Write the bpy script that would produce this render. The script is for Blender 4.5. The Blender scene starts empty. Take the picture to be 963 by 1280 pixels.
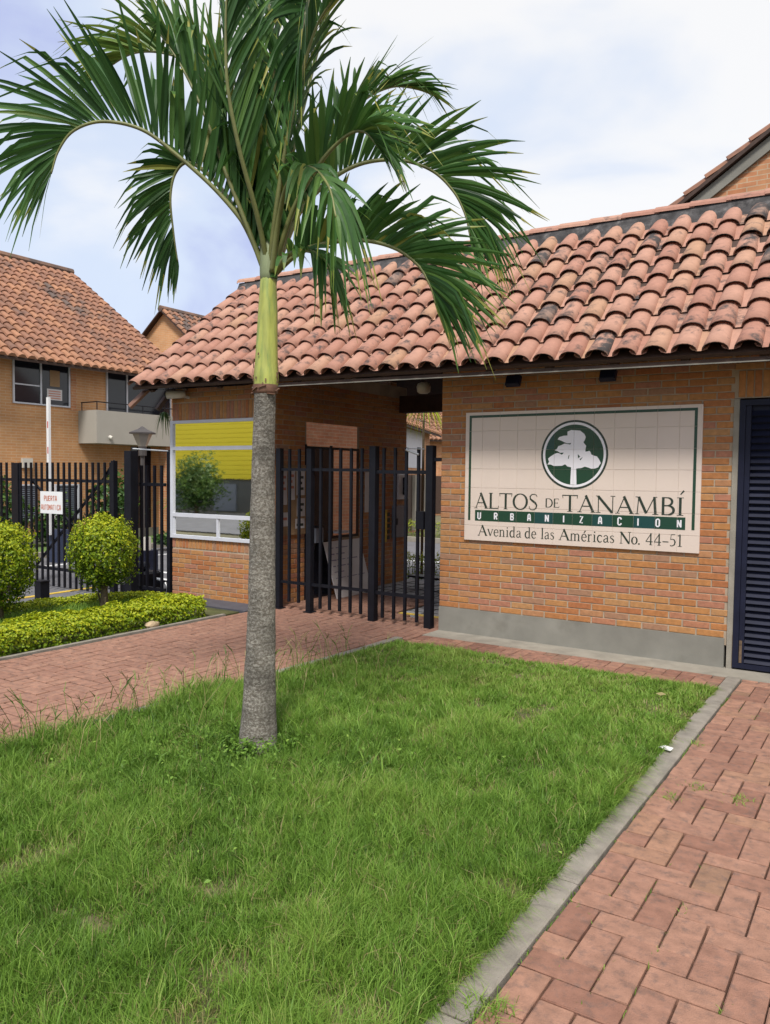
import bpy, bmesh, math, random
import numpy as np
from mathutils import Vector, Matrix, noise
random.seed(7); rng = np.random.default_rng(7)
PI = math.pi
SC = bpy.context.scene
COL = SC.collection

# ------------------------------------------------------------------ camera
cam = bpy.data.cameras.new('camera'); cam_o = bpy.data.objects.new('camera', cam); COL.objects.link(cam_o)
yaw, pit, rol = 0.5776, 0.0463, 0.0112
Fv = Vector((-math.sin(yaw)*math.cos(pit), math.cos(yaw)*math.cos(pit), -math.sin(pit)))
R0 = Vector((math.cos(yaw), math.sin(yaw), 0)); U0 = R0.cross(Fv)
Rv = R0*math.cos(rol)+U0*math.sin(rol); Uv = -R0*math.sin(rol)+U0*math.cos(rol)
m = Matrix((Rv, Uv, -Fv)).transposed().to_4x4(); m.translation = (4.2006, -7.5638, 1.6934)
cam_o.matrix_world = m
cam.sensor_fit = 'HORIZONTAL'; cam.sensor_width = 36; cam.lens = 36*983.62/963
cam.clip_start = .05; cam.clip_end = 2000
SC.camera = cam_o
# ------------------------------------------------------------------ sky, sun, exposure
SUN = Vector((0.30, -0.62, 1.0)).normalized()
W = bpy.data.worlds.new('World'); SC.world = W; W.use_nodes = True
nt = W.node_tree; nt.nodes.clear()
def wn(t, **k):
    n = nt.nodes.new(t)
    for a, b in k.items(): setattr(n, a, b)
    return n
sky = wn('ShaderNodeTexSky', sky_type='NISHITA', sun_disc=False)
sky.sun_elevation = math.asin(SUN.z); sky.sun_rotation = math.atan2(SUN.x, SUN.y)
bg1 = wn('ShaderNodeBackground'); bg1.inputs[1].default_value = .12
nt.links.new(sky.outputs[0], bg1.inputs[0])
tc = wn('ShaderNodeTexCoord'); mp = wn('ShaderNodeMapping'); mp.inputs['Scale'].default_value = (1, 1, 2.2)
mp.inputs['Location'].default_value = (.35, .1, .22)
nt.links.new(tc.outputs['Generated'], mp.inputs[0])
nz = wn('ShaderNodeTexNoise'); nz.inputs['Scale'].default_value = 2.1; nz.inputs['Detail'].default_value = 6; nz.inputs['Roughness'].default_value = .48
nz.inputs['Distortion'].default_value = .35
nt.links.new(mp.outputs[0], nz.inputs['Vector'])
rp = wn('ShaderNodeValToRGB'); rp.color_ramp.interpolation = 'EASE'
rp.color_ramp.elements[0].position = .34; rp.color_ramp.elements[0].color = (.47, .52, .80, 1)
rp.color_ramp.elements[1].position = .60; rp.color_ramp.elements[1].color = (.93, .92, .91, 1)
e = rp.color_ramp.elements.new(.46); e.color = (.66, .74, .89, 1)
dt = wn('ShaderNodeVectorMath', operation='DOT_PRODUCT'); dt.inputs[1].default_value = (.62, .30, .42)
nt.links.new(tc.outputs['Generated'], dt.inputs[0])
ma = wn('ShaderNodeMath', operation='MULTIPLY_ADD'); ma.inputs[1].default_value = .27; nt.links.new(dt.outputs['Value'], ma.inputs[0]); nt.links.new(nz.outputs[0], ma.inputs[2])
nt.links.new(ma.outputs[0], rp.inputs[0])
bg2 = wn('ShaderNodeBackground'); bg2.inputs[1].default_value = .90
nt.links.new(rp.outputs[0], bg2.inputs[0])
mx = wn('ShaderNodeMixShader'); mx.inputs[0].default_value = .86
nt.links.new(bg1.outputs[0], mx.inputs[1]); nt.links.new(bg2.outputs[0], mx.inputs[2])
wo = wn('ShaderNodeOutputWorld'); nt.links.new(mx.outputs[0], wo.inputs[0])
sl = bpy.data.lights.new('sun', 'SUN'); sl.energy = 3.3; sl.angle = math.radians(11); sl.color = (1, .96, .9)
so = bpy.data.objects.new('sun', sl); COL.objects.link(so); so.rotation_euler = SUN.to_track_quat('Z', 'Y').to_euler(); so.location = (10, -10, 20)
SC.view_settings.view_transform = 'Standard'; SC.view_settings.look = 'None'
SC.view_settings.exposure = 0.35; SC.view_settings.gamma = 1

# ------------------------------------------------------------------ materials
def ramp(nt, stops):
    r = nt.nodes.new('ShaderNodeValToRGB'); cr = r.color_ramp
    while len(cr.elements) < len(stops): cr.elements.new(.5)
    for e, (p, c) in zip(cr.elements, stops): e.position = p; e.color = (*c, 1)
    return r
def mat(name, col=None, rough=.7, metal=0., tint=None, var=0., vscale=6., stain=None, bump=0., bscale=60., spec=.5, brick=None, trans=0., det=4, stretch=None, rings=None, stain_attr=False):
    M = bpy.data.materials.new(name); M.use_nodes = True; nt = M.node_tree; N = nt.nodes; L = nt.links
    b = N['Principled BSDF']; b.inputs['Roughness'].default_value = rough; b.inputs['Metallic'].default_value = metal
    b.inputs['Specular IOR Level'].default_value = spec
    g = N.new('ShaderNodeNewGeometry'); pos = g.outputs['Position']
    if stretch:
        vm = N.new('ShaderNodeVectorMath'); vm.operation = 'MULTIPLY'; vm.inputs[1].default_value = stretch
        L.new(pos, vm.inputs[0]); pos = vm.outputs[0]
    def nz(scale, detail=4, rgh=.55):
        n = N.new('ShaderNodeTexNoise'); n.inputs['Scale'].default_value = scale; n.inputs['Detail'].default_value = detail
        n.inputs['Roughness'].default_value = rgh; L.new(pos, n.inputs['Vector']); return n.outputs[0]
    def mixc(fac, a, bb):
        n = N.new('ShaderNodeMix'); n.data_type = 'RGBA'; n.blend_type = 'MIX'
        if isinstance(fac, float): n.inputs[0].default_value = fac
        else: L.new(fac, n.inputs[0])
        for i, x in ((6, a), (7, bb)):
            if isinstance(x, tuple): n.inputs[i].default_value = (*x, 1)
            else: L.new(x, n.inputs[i])
        return n.outputs[2]
    hgt = None
    if brick:
        # far brickwork: courses drawn in the plane (x+y, z)
        sx = N.new('ShaderNodeSeparateXYZ'); L.new(pos, sx.inputs[0])
        ad = N.new('ShaderNodeMath'); ad.operation = 'ADD'; L.new(sx.outputs[0], ad.inputs[0]); L.new(sx.outputs[1], ad.inputs[1])
        cb = N.new('ShaderNodeCombineXYZ'); L.new(ad.outputs[0], cb.inputs[0]); L.new(sx.outputs[2], cb.inputs[1])
        t = N.new('ShaderNodeTexBrick'); t.inputs['Scale'].default_value = 1; t.inputs['Brick Width'].default_value = .245
        t.inputs['Row Height'].default_value = .065; t.inputs['Mortar Size'].default_value = .006; t.inputs['Bias'].default_value = 0
        t.inputs['Color1'].default_value = (*brick[0], 1); t.inputs['Color2'].default_value = (*brick[1], 1); t.inputs['Mortar'].default_value = (*brick[2], 1)
        L.new(cb.outputs[0], t.inputs['Vector']); c = t.outputs[0]; hgt = t.outputs[1]
    elif tint:
        at = N.new('ShaderNodeAttribute'); at.attribute_name = 'tint'
        r = ramp(nt, tint); L.new(at.outputs['Fac'], r.inputs[0]); c = r.outputs[0]
    else:
        rg = N.new('ShaderNodeRGB'); rg.outputs[0].default_value = (*col, 1); c = rg.outputs[0]
    if stain:
        sc, sscale, lo, hi = stain
        f = nz(sscale, 8, .65)
        mr = N.new('ShaderNodeMapRange'); mr.inputs[1].default_value = lo; mr.inputs[2].default_value = hi; L.new(f, mr.inputs[0])
        fac = mr.outputs[0]
        if stain_attr:
            a2 = N.new('ShaderNodeAttribute'); a2.attribute_name = 'stain'  # per-face stain; also carries the painted shade of roof tile rims
            sm = N.new('ShaderNodeMath'); sm.operation = 'ADD'; L.new(f, sm.inputs[0]); L.new(a2.outputs['Fac'], sm.inputs[1])
            L.new(sm.outputs[0], mr.inputs[0])
        c = mixc(fac, c, sc)
    if rings:
        wv = N.new('ShaderNodeTexWave'); wv.bands_direction = 'Z'; wv.inputs['Scale'].default_value = rings[0]; wv.inputs['Distortion'].default_value = 3.5
        wv.inputs['Detail'].default_value = 3; wv.inputs['Detail Scale'].default_value = 2.5; L.new(g.outputs['Position'], wv.inputs['Vector'])
        mr = N.new('ShaderNodeMapRange'); mr.inputs[1].default_value = .0; mr.inputs[2].default_value = .5; mr.inputs[3].default_value = rings[1]; mr.inputs[4].default_value = 0
        L.new(wv.outputs[1], mr.inputs[0]); c = mixc(mr.outputs[0], c, rings[2])
    if var:
        f = nz(vscale, det)
        mr = N.new('ShaderNodeMapRange'); mr.inputs[1].default_value = .25; mr.inputs[2].default_value = .75
        mr.inputs[3].default_value = 1-var; mr.inputs[4].default_value = 1+var; L.new(f, mr.inputs[0])
        vm = N.new('ShaderNodeVectorMath'); vm.operation = 'SCALE'; L.new(c, vm.inputs[0]); L.new(mr.outputs[0], vm.inputs['Scale']); c = vm.outputs[0]
    L.new(c, b.inputs['Base Color'])
    if bump:
        bp = N.new('ShaderNodeBump'); bp.inputs['Strength'].default_value = bump; bp.inputs['Distance'].default_value = .01
        L.new(nz(bscale, 5, .6), bp.inputs['Height']); L.new(bp.outputs[0], b.inputs['Normal'])
    if trans:
        tr = N.new('ShaderNodeBsdfTranslucent'); L.new(c, tr.inputs[0])
        ms = N.new('ShaderNodeMixShader'); ms.inputs[0].default_value = trans
        L.new(b.outputs[0], ms.inputs[1]); L.new(tr.outputs[0], ms.inputs[2]); L.new(ms.outputs[0], N['Material Output'].inputs[0])
    return M
BR = [(0, (.37, .135, .05)), (.3, (.42, .185, .058)), (.6, (.41, .21, .085)), (.8, (.38, .15, .09)), (1, (.29, .19, .105))]
M_brick = mat('brick', tint=BR, rough=.85, var=.22, vscale=22, bump=.35, bscale=220, stain=((.22, .14, .09), 5, .60, .85))
M_mortar = mat('mortar', (.37, .29, .21), rough=.95, var=.25, vscale=5, bump=.3, bscale=150)
M_fbrick = mat('far_brickwork', brick=((.54, .285, .125), (.51, .245, .10), (.54, .38, .24)), rough=.85, var=.22, vscale=1.6, det=6)
M_fbrick2 = mat('gable_brickwork', brick=((.47, .23, .11), (.45, .18, .08), (.46, .34, .22)), rough=.85, var=.25, vscale=4)
M_plinth = mat('grey_render', (.215, .205, .175), rough=.85, var=.24, vscale=2.4, det=8, stain=((.15, .14, .115), 2.2, .55, .8), bump=.15, bscale=90)
M_apron = mat('concrete', (.27, .245, .20), rough=.9, var=.22, vscale=5, stain=((.24, .22, .18), 3, .55, .75), bump=.35, bscale=120)
M_kerb = mat('kerb_concrete', (.25, .222, .185), rough=.92, var=.28, vscale=9, stain=((.19, .18, .14), 4, .52, .75), bump=.6, bscale=160)
M_darkapron = mat('dark_painted_concrete', (.07, .07, .085), rough=.8, var=.2)
RT = [(0, (.33, .155, .108)), (.35, (.375, .19, .135)), (.7, (.41, .225, .16)), (.9, (.39, .22, .135)), (1, (.17, .12, .105))]
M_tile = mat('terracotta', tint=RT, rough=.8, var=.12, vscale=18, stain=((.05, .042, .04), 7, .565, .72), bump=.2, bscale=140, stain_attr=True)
FT = [(0, (.20, .10, .065)), (.4, (.27, .128, .078)), (.75, (.34, .165, .09)), (1, (.12, .085, .07))]
M_ftile = mat('far_terracotta', tint=FT, rough=.85, var=.2, vscale=5, stain=((.085, .062, .055), 1.6, .50, .68), stain_attr=True)
M_ridgemortar = mat('ridge_mortar', (.055, .052, .052), rough=.95, var=.6, vscale=9, bump=.6, bscale=60, stain=((.16, .15, .145), 8, .52, .72))
PV = [(0, (.23, .108, .072)), (.35, (.285, .145, .098)), (.6, (.305, .16, .108)), (.8, (.34, .178, .118)), (.9, (.265, .145, .085)), (1, (.20, .12, .09))]
M_paver = mat('paver', tint=PV, rough=.88, var=.28, vscale=14, det=8, stain=((.13, .085, .07), 20, .50, .76), bump=.55, bscale=170)
M_joint = mat('paver_joint', (.028, .024, .017), rough=1, var=.4, vscale=20)
M_black = mat('black_paint', (.007, .0075, .012), rough=.5, var=.3, vscale=8, spec=.25)
M_navy = mat('navy_paint', (.011, .013, .030), rough=.5, var=.25, vscale=5, spec=.22)
M_rust = mat('worn_steel', (.13, .085, .05), rough=.8, var=.6, vscale=25)
M_alu = mat('white_aluminium', (.56, .57, .62), rough=.4, var=.05)
M_mirror = mat('mirror_film_glass', (.92, .93, .90), rough=.022, metal=1., bump=.012, bscale=3.5)
M_mirror2 = mat('bronze_mirror_glass', (.80, .70, .66), rough=.02, metal=1., bump=.01, bscale=4)
M_dglass = mat('dark_glass', (.012, .014, .022), rough=.08, spec=.5)
M_frost = mat('greyish_glass', (.16, .18, .22), rough=.25)
M_asph = mat('asphalt', (.13, .13, .14), rough=.9, var=.2, vscale=3, bump=.3, bscale=100)
M_white = mat('white_paint', (.74, .74, .74), rough=.6, var=.06)
M_yellow = mat('yellow_paint', (.62, .42, .06), rough=.7, var=.2, vscale=20)
M_red = mat('red_paint', (.5, .05, .03), rough=.6)
M_wood = mat('dark_wood', (.050, .026, .017), rough=.75, var=.35, vscale=10, stretch=(1, 8, 1))
M_wood2 = mat('brown_wood', (.16, .08, .05), rough=.75, var=.3, vscale=12)
M_soil = mat('soil', (.07, .075, .022), rough=1, var=.45, vscale=7, stain=((.16, .12, .07), 2.5, .50, .70), bump=.6, bscale=50)
M_earth = mat('earth', (.13, .12, .07), rough=1, var=.3, vscale=.6)
GR = [(0, (.045, .10, .012)), (.45, (.148, .280, .036)), (.8, (.265, .405, .068)), (.93, (.27, .34, .08)), (.95, (.34, .29, .12)), (1, (.42, .35, .18))]
M_grass = mat('grass_blade', tint=GR, rough=.55, trans=.32, spec=.3)
HL = [(0, (.035, .08, .006)), (.45, (.19, .29, .010)), (1, (.50, .52, .02))]
M_hedge = mat('golden_leaf', tint=HL, rough=.5, trans=.3, spec=.35)
DL = [(0, (.015, .05, .008)), (.6, (.06, .14, .025)), (1, (.14, .23, .04))]
M_shrub = mat('dark_leaf', tint=DL, rough=.5, trans=.25)
M_twig = mat('twig', (.10, .075, .045), rough=.9, var=.3, vscale=30)
PL = [(0, (.020, .062, .016)), (.45, (.050, .135, .028)), (.8, (.105, .205, .038)), (.93, (.17, .24, .04)), (1, (.34, .32, .07))]
M_palm = mat('palm_leaf', tint=PL, rough=.48, trans=.30, spec=.32)
M_rachis = mat('palm_rachis', (.16, .17, .055), rough=.5, var=.3, vscale=10)
M_shaft = mat('crownshaft', (.36, .385, .085), rough=.42, var=.3, vscale=26, stretch=(1, 1, .14), stain=((.20, .27, .07), 20, .48, .62), bump=.25, bscale=60)
M_trunk = mat('palm_bark', (.125, .108, .086), rough=.95, var=.5, vscale=5, det=9, stain=((.31, .29, .25), 62, .43, .64), rings=(9, .3, (.06, .05, .04)), bump=1.2, bscale=120, stretch=(1, 1, 1.15))
M_balc = mat('beige_render', (.36, .335, .29), rough=.85, var=.06, vscale=2)
M_ceram = mat('ceramic_tile', (.66, .55, .475), rough=.28, var=.03, vscale=3)
M_grout = mat('tile_grout', (.62, .55, .48), rough=.9)
M_green = mat('sign_green', tint=[(0, (.012, .05, .026)), (1, (.010, .055, .055))], rough=.3)
M_ink = mat('sign_ink', (.022, .035, .024), rough=.35)
M_swhite = mat('sign_white', (.76, .73, .76), rough=.3)
M_paper = mat('paper', (.62, .60, .60), rough=.8, var=.05)
M_ltext = mat('red_text', (.50, .20, .14), rough=.7)
M_ybld = mat('yellow_cladding', (.82, .68, .03), rough=.75, var=.04, vscale=.3)
M_gbld = mat('grey_shopfront', (.10, .105, .10), rough=.8, var=.3, vscale=.6)
M_cork = mat('corkboard', (.30, .19, .10), rough=.9, var=.2, vscale=60)
M_lampg = mat('lamp_glass', (.30, .27, .23), rough=.3)
M_lampm = mat('lamp_metal', (.06, .052, .05), rough=.6)
M_cctv = mat('cream_plastic', (.55, .52, .46), rough=.5)
M_steel = mat('galvanised_steel', (.48, .49, .50), rough=.4, metal=.6)
M_blue = mat('blue_paint', (.03, .042, .085), rough=.55, var=.1)
M_curt = mat('pale_panel', (.58, .58, .66), rough=.7, var=.05)
M_pave = mat('grey_paving', (.30, .295, .31), rough=.9, var=.2, vscale=4)

# ------------------------------------------------------------------ mesh helpers
class MB:
    def __init__(s): s.v = []; s.f = []; s.t = []; s.m = []; s.st = []; s.tint = .5; s.stain = 0.; s.mi = 0
    def poly(s, pts):
        n = len(s.v); s.v += [tuple(p) for p in pts]; s.f.append(tuple(range(n, n+len(pts)))); s.t.append(s.tint); s.m.append(s.mi); s.st.append(s.stain)
    def raw(s, verts, faces, M=None):
        n = len(s.v)
        s.v += [tuple(M @ Vector(p)) if M else tuple(p) for p in verts]
        for f in faces: s.f.append(tuple(i+n for i in f)); s.t.append(s.tint); s.m.append(s.mi); s.st.append(s.stain)
    def box(s, x0, x1, y0, y1, z0, z1, M=None):
        s.raw([(x0,y0,z0),(x1,y0,z0),(x1,y1,z0),(x0,y1,z0),(x0,y0,z1),(x1,y0,z1),(x1,y1,z1),(x0,y1,z1)],
              [(0,3,2,1),(4,5,6,7),(0,1,5,4),(1,2,6,5),(2,3,7,6),(3,0,4,7)], M)
    def cbox(s, x0, x1, y0, y1, z0, z1, c, M=None):
        # box with its top (z1) edges chamfered
        s.raw([(x0,y0,z0),(x1,y0,z0),(x1,y1,z0),(x0,y1,z0),(x0,y0,z1-c),(x1,y0,z1-c),(x1,y1,z1-c),(x0,y1,z1-c),
               (x0+c,y0+c,z1),(x1-c,y0+c,z1),(x1-c,y1-c,z1),(x0+c,y1-c,z1)],
              [(0,1,5,4),(1,2,6,5),(2,3,7,6),(3,0,4,7),(4,5,9,8),(5,6,10,9),(6,7,11,10),(7,4,8,11),(8,9,10,11),(0,3,2,1)], M)
    def tube(s, pts, rad, n=8, cap=True):
        pts = [Vector(p) for p in pts]; rad = rad if isinstance(rad, (list, tuple)) else [rad]*len(pts)
        base = len(s.v); ref = None
        for i, p in enumerate(pts):
            T = (pts[min(i+1, len(pts)-1)]-pts[max(i-1, 0)]).normalized()
            if ref is None: ref = Vector((1, 0, 0)) if abs(T.x) < .8 else Vector((0, 1, 0))
            A = (ref-T*ref.dot(T)).normalized(); ref = A; B = T.cross(A)
            for k in range(n):
                a = 2*PI*k/n; s.v.append(tuple(p+A*(math.cos(a)*rad[i])+B*(math.sin(a)*rad[i])))
        fs = []
        for i in range(len(pts)-1):
            for k in range(n):
                a = base+i*n+k; b = base+i*n+(k+1) % n; fs.append((a, b, b+n, a+n))
        if cap: fs.append(tuple(base+k for k in reversed(range(n)))); fs.append(tuple(base+(len(pts)-1)*n+k for k in range(n)))
        for f in fs: s.f.append(f); s.t.append(s.tint); s.m.append(s.mi); s.st.append(s.stain)
    def bar(s, a, b, w, d, up=(0, 0, 1)):
        a = Vector(a); b = Vector(b); T = (b-a).normalized(); up = Vector(up)
        X = T.cross(up)
        if X.length < 1e-4: X = T.cross(Vector((0, 1, 0)))
        X.normalize(); Y = X.cross(T)
        v = [];
        for p in (a, b):
            for sx, sy in ((-1,-1),(1,-1),(1,1),(-1,1)): v.append(p+X*(sx*w/2)+Y*(sy*d/2))
        s.raw(v, [(3,2,1,0),(4,5,6,7),(0,1,5,4),(1,2,6,5),(2,3,7,6),(3,0,4,7)])
    def mesh(s, name, mats, smooth=False):
        me = bpy.data.meshes.new(name); me.from_pydata(s.v, [], s.f); 
        for mm in (mats if isinstance(mats, (list, tuple)) else [mats]): me.materials.append(mm)
        n = len(s.f)
        me.attributes.new('tint', 'FLOAT', 'FACE').data.foreach_set('value', s.t)
        me.attributes.new('stain', 'FLOAT', 'FACE').data.foreach_set('value', s.st)
        me.polygons.foreach_set('material_index', s.m)
        if smooth: me.polygons.foreach_set('use_smooth', [True]*n)
        me.update(); return me
    def build(s, name, mats, parent=None, smooth=False, **k):
        return link(name, s.mesh(name, mats, smooth), parent, **k)
def link(name, me, parent=None, loc=None, rot=None, kind=None, label=None):
    o = bpy.data.objects.new(name, me); COL.objects.link(o)
    if loc is not None: o.location = loc
    if rot is not None: o.rotation_euler = rot
    if parent is not None: adopt(o, parent)
    if kind: o['kind'] = kind
    if label: o['label'] = label
    return o
def adopt(o, p):
    o.parent = p
    w = Matrix.Identity(4); q = p
    w = Matrix.Translation(p.location) if p.type == 'EMPTY' else w
    o.matrix_parent_inverse = w.inverted()
def thing(name, label, cat, loc=(0, 0, 0), group=None, kind=None):
    o = bpy.data.objects.new(name, None); COL.objects.link(o); o.location = loc; o.empty_display_size = .2
    return tag(o, label, cat, group, kind)
def tag(o, label, cat, group=None, kind=None):
    o['label'] = label; o['category'] = cat
    if group: o['group'] = group
    if kind: o['kind'] = kind
    return o
def box(name, m, parent, *b, **k):
    q = MB(); q.box(*b); return q.build(name, m, parent, **k)
def struct(name, mb, m, **k):
    o = mb.build(name, m, None, **k); o['kind'] = 'structure'; return o
def np_mesh(name, V, Fc, tint, mats):
    me = bpy.data.meshes.new(name); V = np.asarray(V, np.float32); Fc = np.asarray(Fc, np.int32); nf, k = Fc.shape
    me.vertices.add(len(V)); me.vertices.foreach_set('co', V.ravel())
    me.loops.add(nf*k); me.loops.foreach_set('vertex_index', Fc.ravel())
    me.polygons.add(nf); me.polygons.foreach_set('loop_start', np.arange(0, nf*k, k, dtype=np.int32)); 
    me.attributes.new('tint', 'FLOAT', 'FACE').data.foreach_set('value', np.asarray(tint, np.float32))
    for mm in (mats if isinstance(mats, (list, tuple)) else [mats]): me.materials.append(mm)
    me.update(calc_edges=True); me.validate(); return me

XRF = -2.47
# ------------------------------------------------------------------ ground, roads, paths
q = MB(); q.poly([(-400, -400, -.16), (400, -400, -.16), (400, 400, -.16), (-400, 400, -.16)]); struct('ground', q, M_earth)
q = MB(); q.poly([(-11.2, -9.8, -.10), (-4.75, -9.8, -.10), (-4.75, 3.4, -.10), (-2.0, 3.4, -.10), (2, 3.4, -.10), (2, 4.0, -.10), (-1, 9, -.10), (-5, 11, -.10), (-9, 12, -.10), (-11.2, 12, -.10)]); struct('driveway', q, M_asph)
q = MB(); q.poly([(-90, -19, -.12), (60, -19, -.12), (60, -9.8, -.12), (-90, -9.8, -.12)]); struct('street', q, M_asph)
q = MB(); q.box(-4.7, XRF, .62, 3.4, -.12, -.012); q.box(XRF, -.95, 1.755, 3.4, -.12, -.012); q.box(-.95, 6.2, .602, 3.4, -.12, -.012); struct('entrance_floor', q, M_pave)
q = MB()
for k in range(9): q.bar((-2.3+.27*k, 1.76 if k < 5 else .63, -.010), (-2.3+.27*k, 3.39, -.010), .012, .006)
for k in range(9): q.bar((-.94 if k < 4 else -2.44, .9+.27*k, -.0105), (0, .9+.27*k, -.0105), .012, .005)
o = struct('paving_joint_line', q, M_joint)
q = MB(); q.bar((-.93, .68, -.006), (-.1, .68, -.006), .09, .005); struct('yellow_floor_line', q, M_yellow)
# driveway markings
q = MB(); q.bar((-9.3, 0.4, -.096), (-9.3, 11, -.096), .11, .004); q.bar((-6.9, 1.45, -.096), (-4.9, 1.45, -.096), .16, .004); q.bar((-7.1, 2.1, -.096), (-4.9, 2.1, -.096), .13, .004)
q.bar((-4.6, 6.55, -.096), (-2.0, 7.1, -.096), .12, .004); struct('white_road_line', q, M_white)
q = MB(); q.bar((-6.10, -1.5, -.095), (-6.24, .5, -.095), .09, .012); struct('yellow_threshold_strip', q, M_yellow)

PM = {}
def piece(kind, lx, ly, lz, k, tint, material, ch=.004, stain=0.):
    key = (kind, round(lx, 3), round(ly, 3), k)
    if key not in PM:
        r = random.Random(hash(key) % 9999+k)
        b = MB(); b.tint = tint; b.stain = stain
        b.cbox(-lx/2, lx/2, -ly/2, ly/2, -lz, 0, ch)
        b.v = [(x+r.uniform(-.0015, .0015), y+r.uniform(-.0015, .0015), z) for x, y, z in b.v]
        PM[key] = b.mesh(kind, material)
    return PM[key]
def herringbone(parent, x0, y0, xa, xb, ya, yb, z, inside, show, tint_fn, u=.126, g=.0075, jit=1):
    """90 degree herringbone: individual pavers for the nearest 300, the rest one joined mesh"""
    cells = []
    for i in range(int((xa-x0)/u)-3, int((xb-x0)/u)+3):
        for j in range(int((ya-y0)/u)-3, int((yb-y0)/u)+3):
            s = (i+j) % 4
            if s == 0: cells.append((x0+i*u, x0+(i+2)*u, y0+j*u, y0+(j+1)*u))
            if s == 2: cells.append((x0+i*u, x0+(i+1)*u, y0+j*u, y0+(j+2)*u))
    out = []
    for a, b, c, d in cells:
        a2, b2, c2, d2 = max(a, xa(0) if callable(xa) else xa), min(b, xb), max(c, ya), min(d, yb)
        if b2-a2 < .03 or d2-c2 < .03: continue
        if not inside((a2+b2)/2, (c2+d2)/2): continue
        out.append((a2, b2, c2, d2))
    out.sort(key=lambda r: show((r[0]+r[1])/2, (r[2]+r[3])/2))
    rest = MB()
    for n, (a, b, c, d) in enumerate(out):
        lx, ly = b-a-g, d-c-g; k = random.randrange(14); t = tint_fn(k)
        zz = z+random.uniform(-.002, .002)
        if n < 300 and show((a+b)/2, (c+d)/2) < 1e6:
            me = piece('paver', round(lx, 3), round(ly, 3), .05, k, t, M_paver, .004)
            p = link('paver', me, parent, ((a+b)/2, (c+d)/2, zz), (random.uniform(-.006, .006), random.uniform(-.006, .006), random.uniform(-.010, .010)))
        else:
            rest.tint = t; rest.cbox(a+g/2, b-g/2, c+g/2, d-g/2, zz-.05, zz, .005)
    if rest.f: rest.build('pavers', M_paver, parent, kind='stuff')
CX, CY = 4.2, -7.56
def in_view(x, y):
    d = Vector((x-CX, y-CY, -1.69)); f = d.dot(Fv)
    if f < .3: return False
    u = 481.5+983.6*d.dot(Rv)/f; v = 640-983.6*d.dot(Uv)/f
    return -60 < u < 1020 and v < 1340
def vis_dist(x, y): return math.hypot(x-CX, y-CY) if in_view(x, y) else 1e7+math.hypot(x-CX, y-CY)
# right-hand brick pavement
q = MB(); q.box(3.14, 7, -9.8, -.36, -.15, -.034); rp_ = struct('brick_pavement', q, M_joint)
herringbone(rp_, 3.152, -5.07, 3.147, 5.3, -8.6, -.37, 0, lambda x, y: True, vis_dist, lambda k: (k*.071) % 1)
# left-hand brick path (its lawn edge is a little skewed)
def lx_edge(y): return -.045-.06*max(0, (-y-.7)/4.2)-.12*max(0, min(1, (-y-1.5)/2.5))
q = MB(); q.box(-2.5, -.0, -9.8, .6, -.15, -.034); q.box(-2.46, -.95, .6, 1.75, -.15, -.034); lp_ = struct('brick_path', q, M_joint)
herringbone(lp_, -2.49, -5.07, -2.47, .0, -7.5, 1.75, 0, lambda x, y: (x < lx_edge(y)-.09) if y < -.65 else (x < -.02 if y < .56 else x < -1.0), lambda x, y: vis_dist(x, y) if y < -.0 else 1e8, lambda k: .25+.45*((k*.071) % 1), g=.014)
# strip of brick between lawn and wall
q = MB(); q.box(0, 3.03, -.86, -.36, -.15, -.034); sp_ = struct('brick_border', q, M_joint)
herringbone(sp_, .02, -.86, 0.02, 3.02, -.86, -.37, 0, lambda x, y: True, vis_dist, lambda k: (k*.071+.1) % 1)
q = MB(); q.box(-.02, 6.3, -.355, .1, -.14, -.004); struct('concrete_apron', q, M_apron)
q = MB(); q.box(-4.2, -2.5, -.42, .05, -.12, .004); struct('dark_kerb_apron', q, M_darkapron)
# kerb stones
kb = MB(); kb.box(3.03, 3.14, -9, -.37, -.2, -.03); kerb = struct('kerb', kb, M_joint)
yy = -.37
for Lk in (.92, .78, .42, .96, .99, 1.0, .98, 1.0, 1.0, .9):
    b = MB(); b.cbox(3.024+random.uniform(-.004, .004), 3.141, yy-Lk+.006, yy-.004, -.05, .011+random.uniform(-.003, .003), .008)
    # worn, uneven top
    me = b.mesh('kerb_stone', M_kerb); o = link('kerb_stone', me, kerb); yy -= Lk
kb = MB(); yl = [-.68-.62*i for i in range(12)]
kb.box(-.06, -.02, -.69, -.6, -.1, -.03)
ke = struct('path_kerb', kb, M_joint)
for a, b_ in zip(yl, yl[1:]):
    b = MB(); xa, xb = lx_edge(a), lx_edge(b_)
    P = [(xa-.085, a-.004), (xb-.085, b_+.004), (xb+.0, b_+.004), (xa+.0, a-.004)]
    b.raw([(x, y, -.1) for x, y in P]+[(x, y, .02) for x, y in P], [(0,1,2,3),(7,6,5,4),(0,4,5,1),(1,5,6,2),(2,6,7,3),(3,7,4,0)])
    b.build('kerb_stone', M_kerb, ke)
# lawn soil
def lawn_h(x, y): return .012+.03*noise.noise(Vector((x*.9, y*.9, 3)))
nx, ny = 60, 110; V = []; Fq = []
for j in range(ny+1):
    y = -.86-(9.0-.86)*j/ny; xl = lx_edge(y)
    for i in range(nx+1):
        x = xl+(3.028-xl)*i/nx; ed = min(1, min(x-xl, 3.028-x, -.86-y+.001)/.15)
        V.append((x, y, -.01+(lawn_h(x, y)+.01)*ed))
for j in range(ny):
    for i in range(nx): a = j*(nx+1)+i; Fq.append((a, a+nx+1, a+nx+2, a+1))
b = MB(); b.raw(V, Fq); lawn = struct('lawn', b, M_soil, smooth=True)

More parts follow.
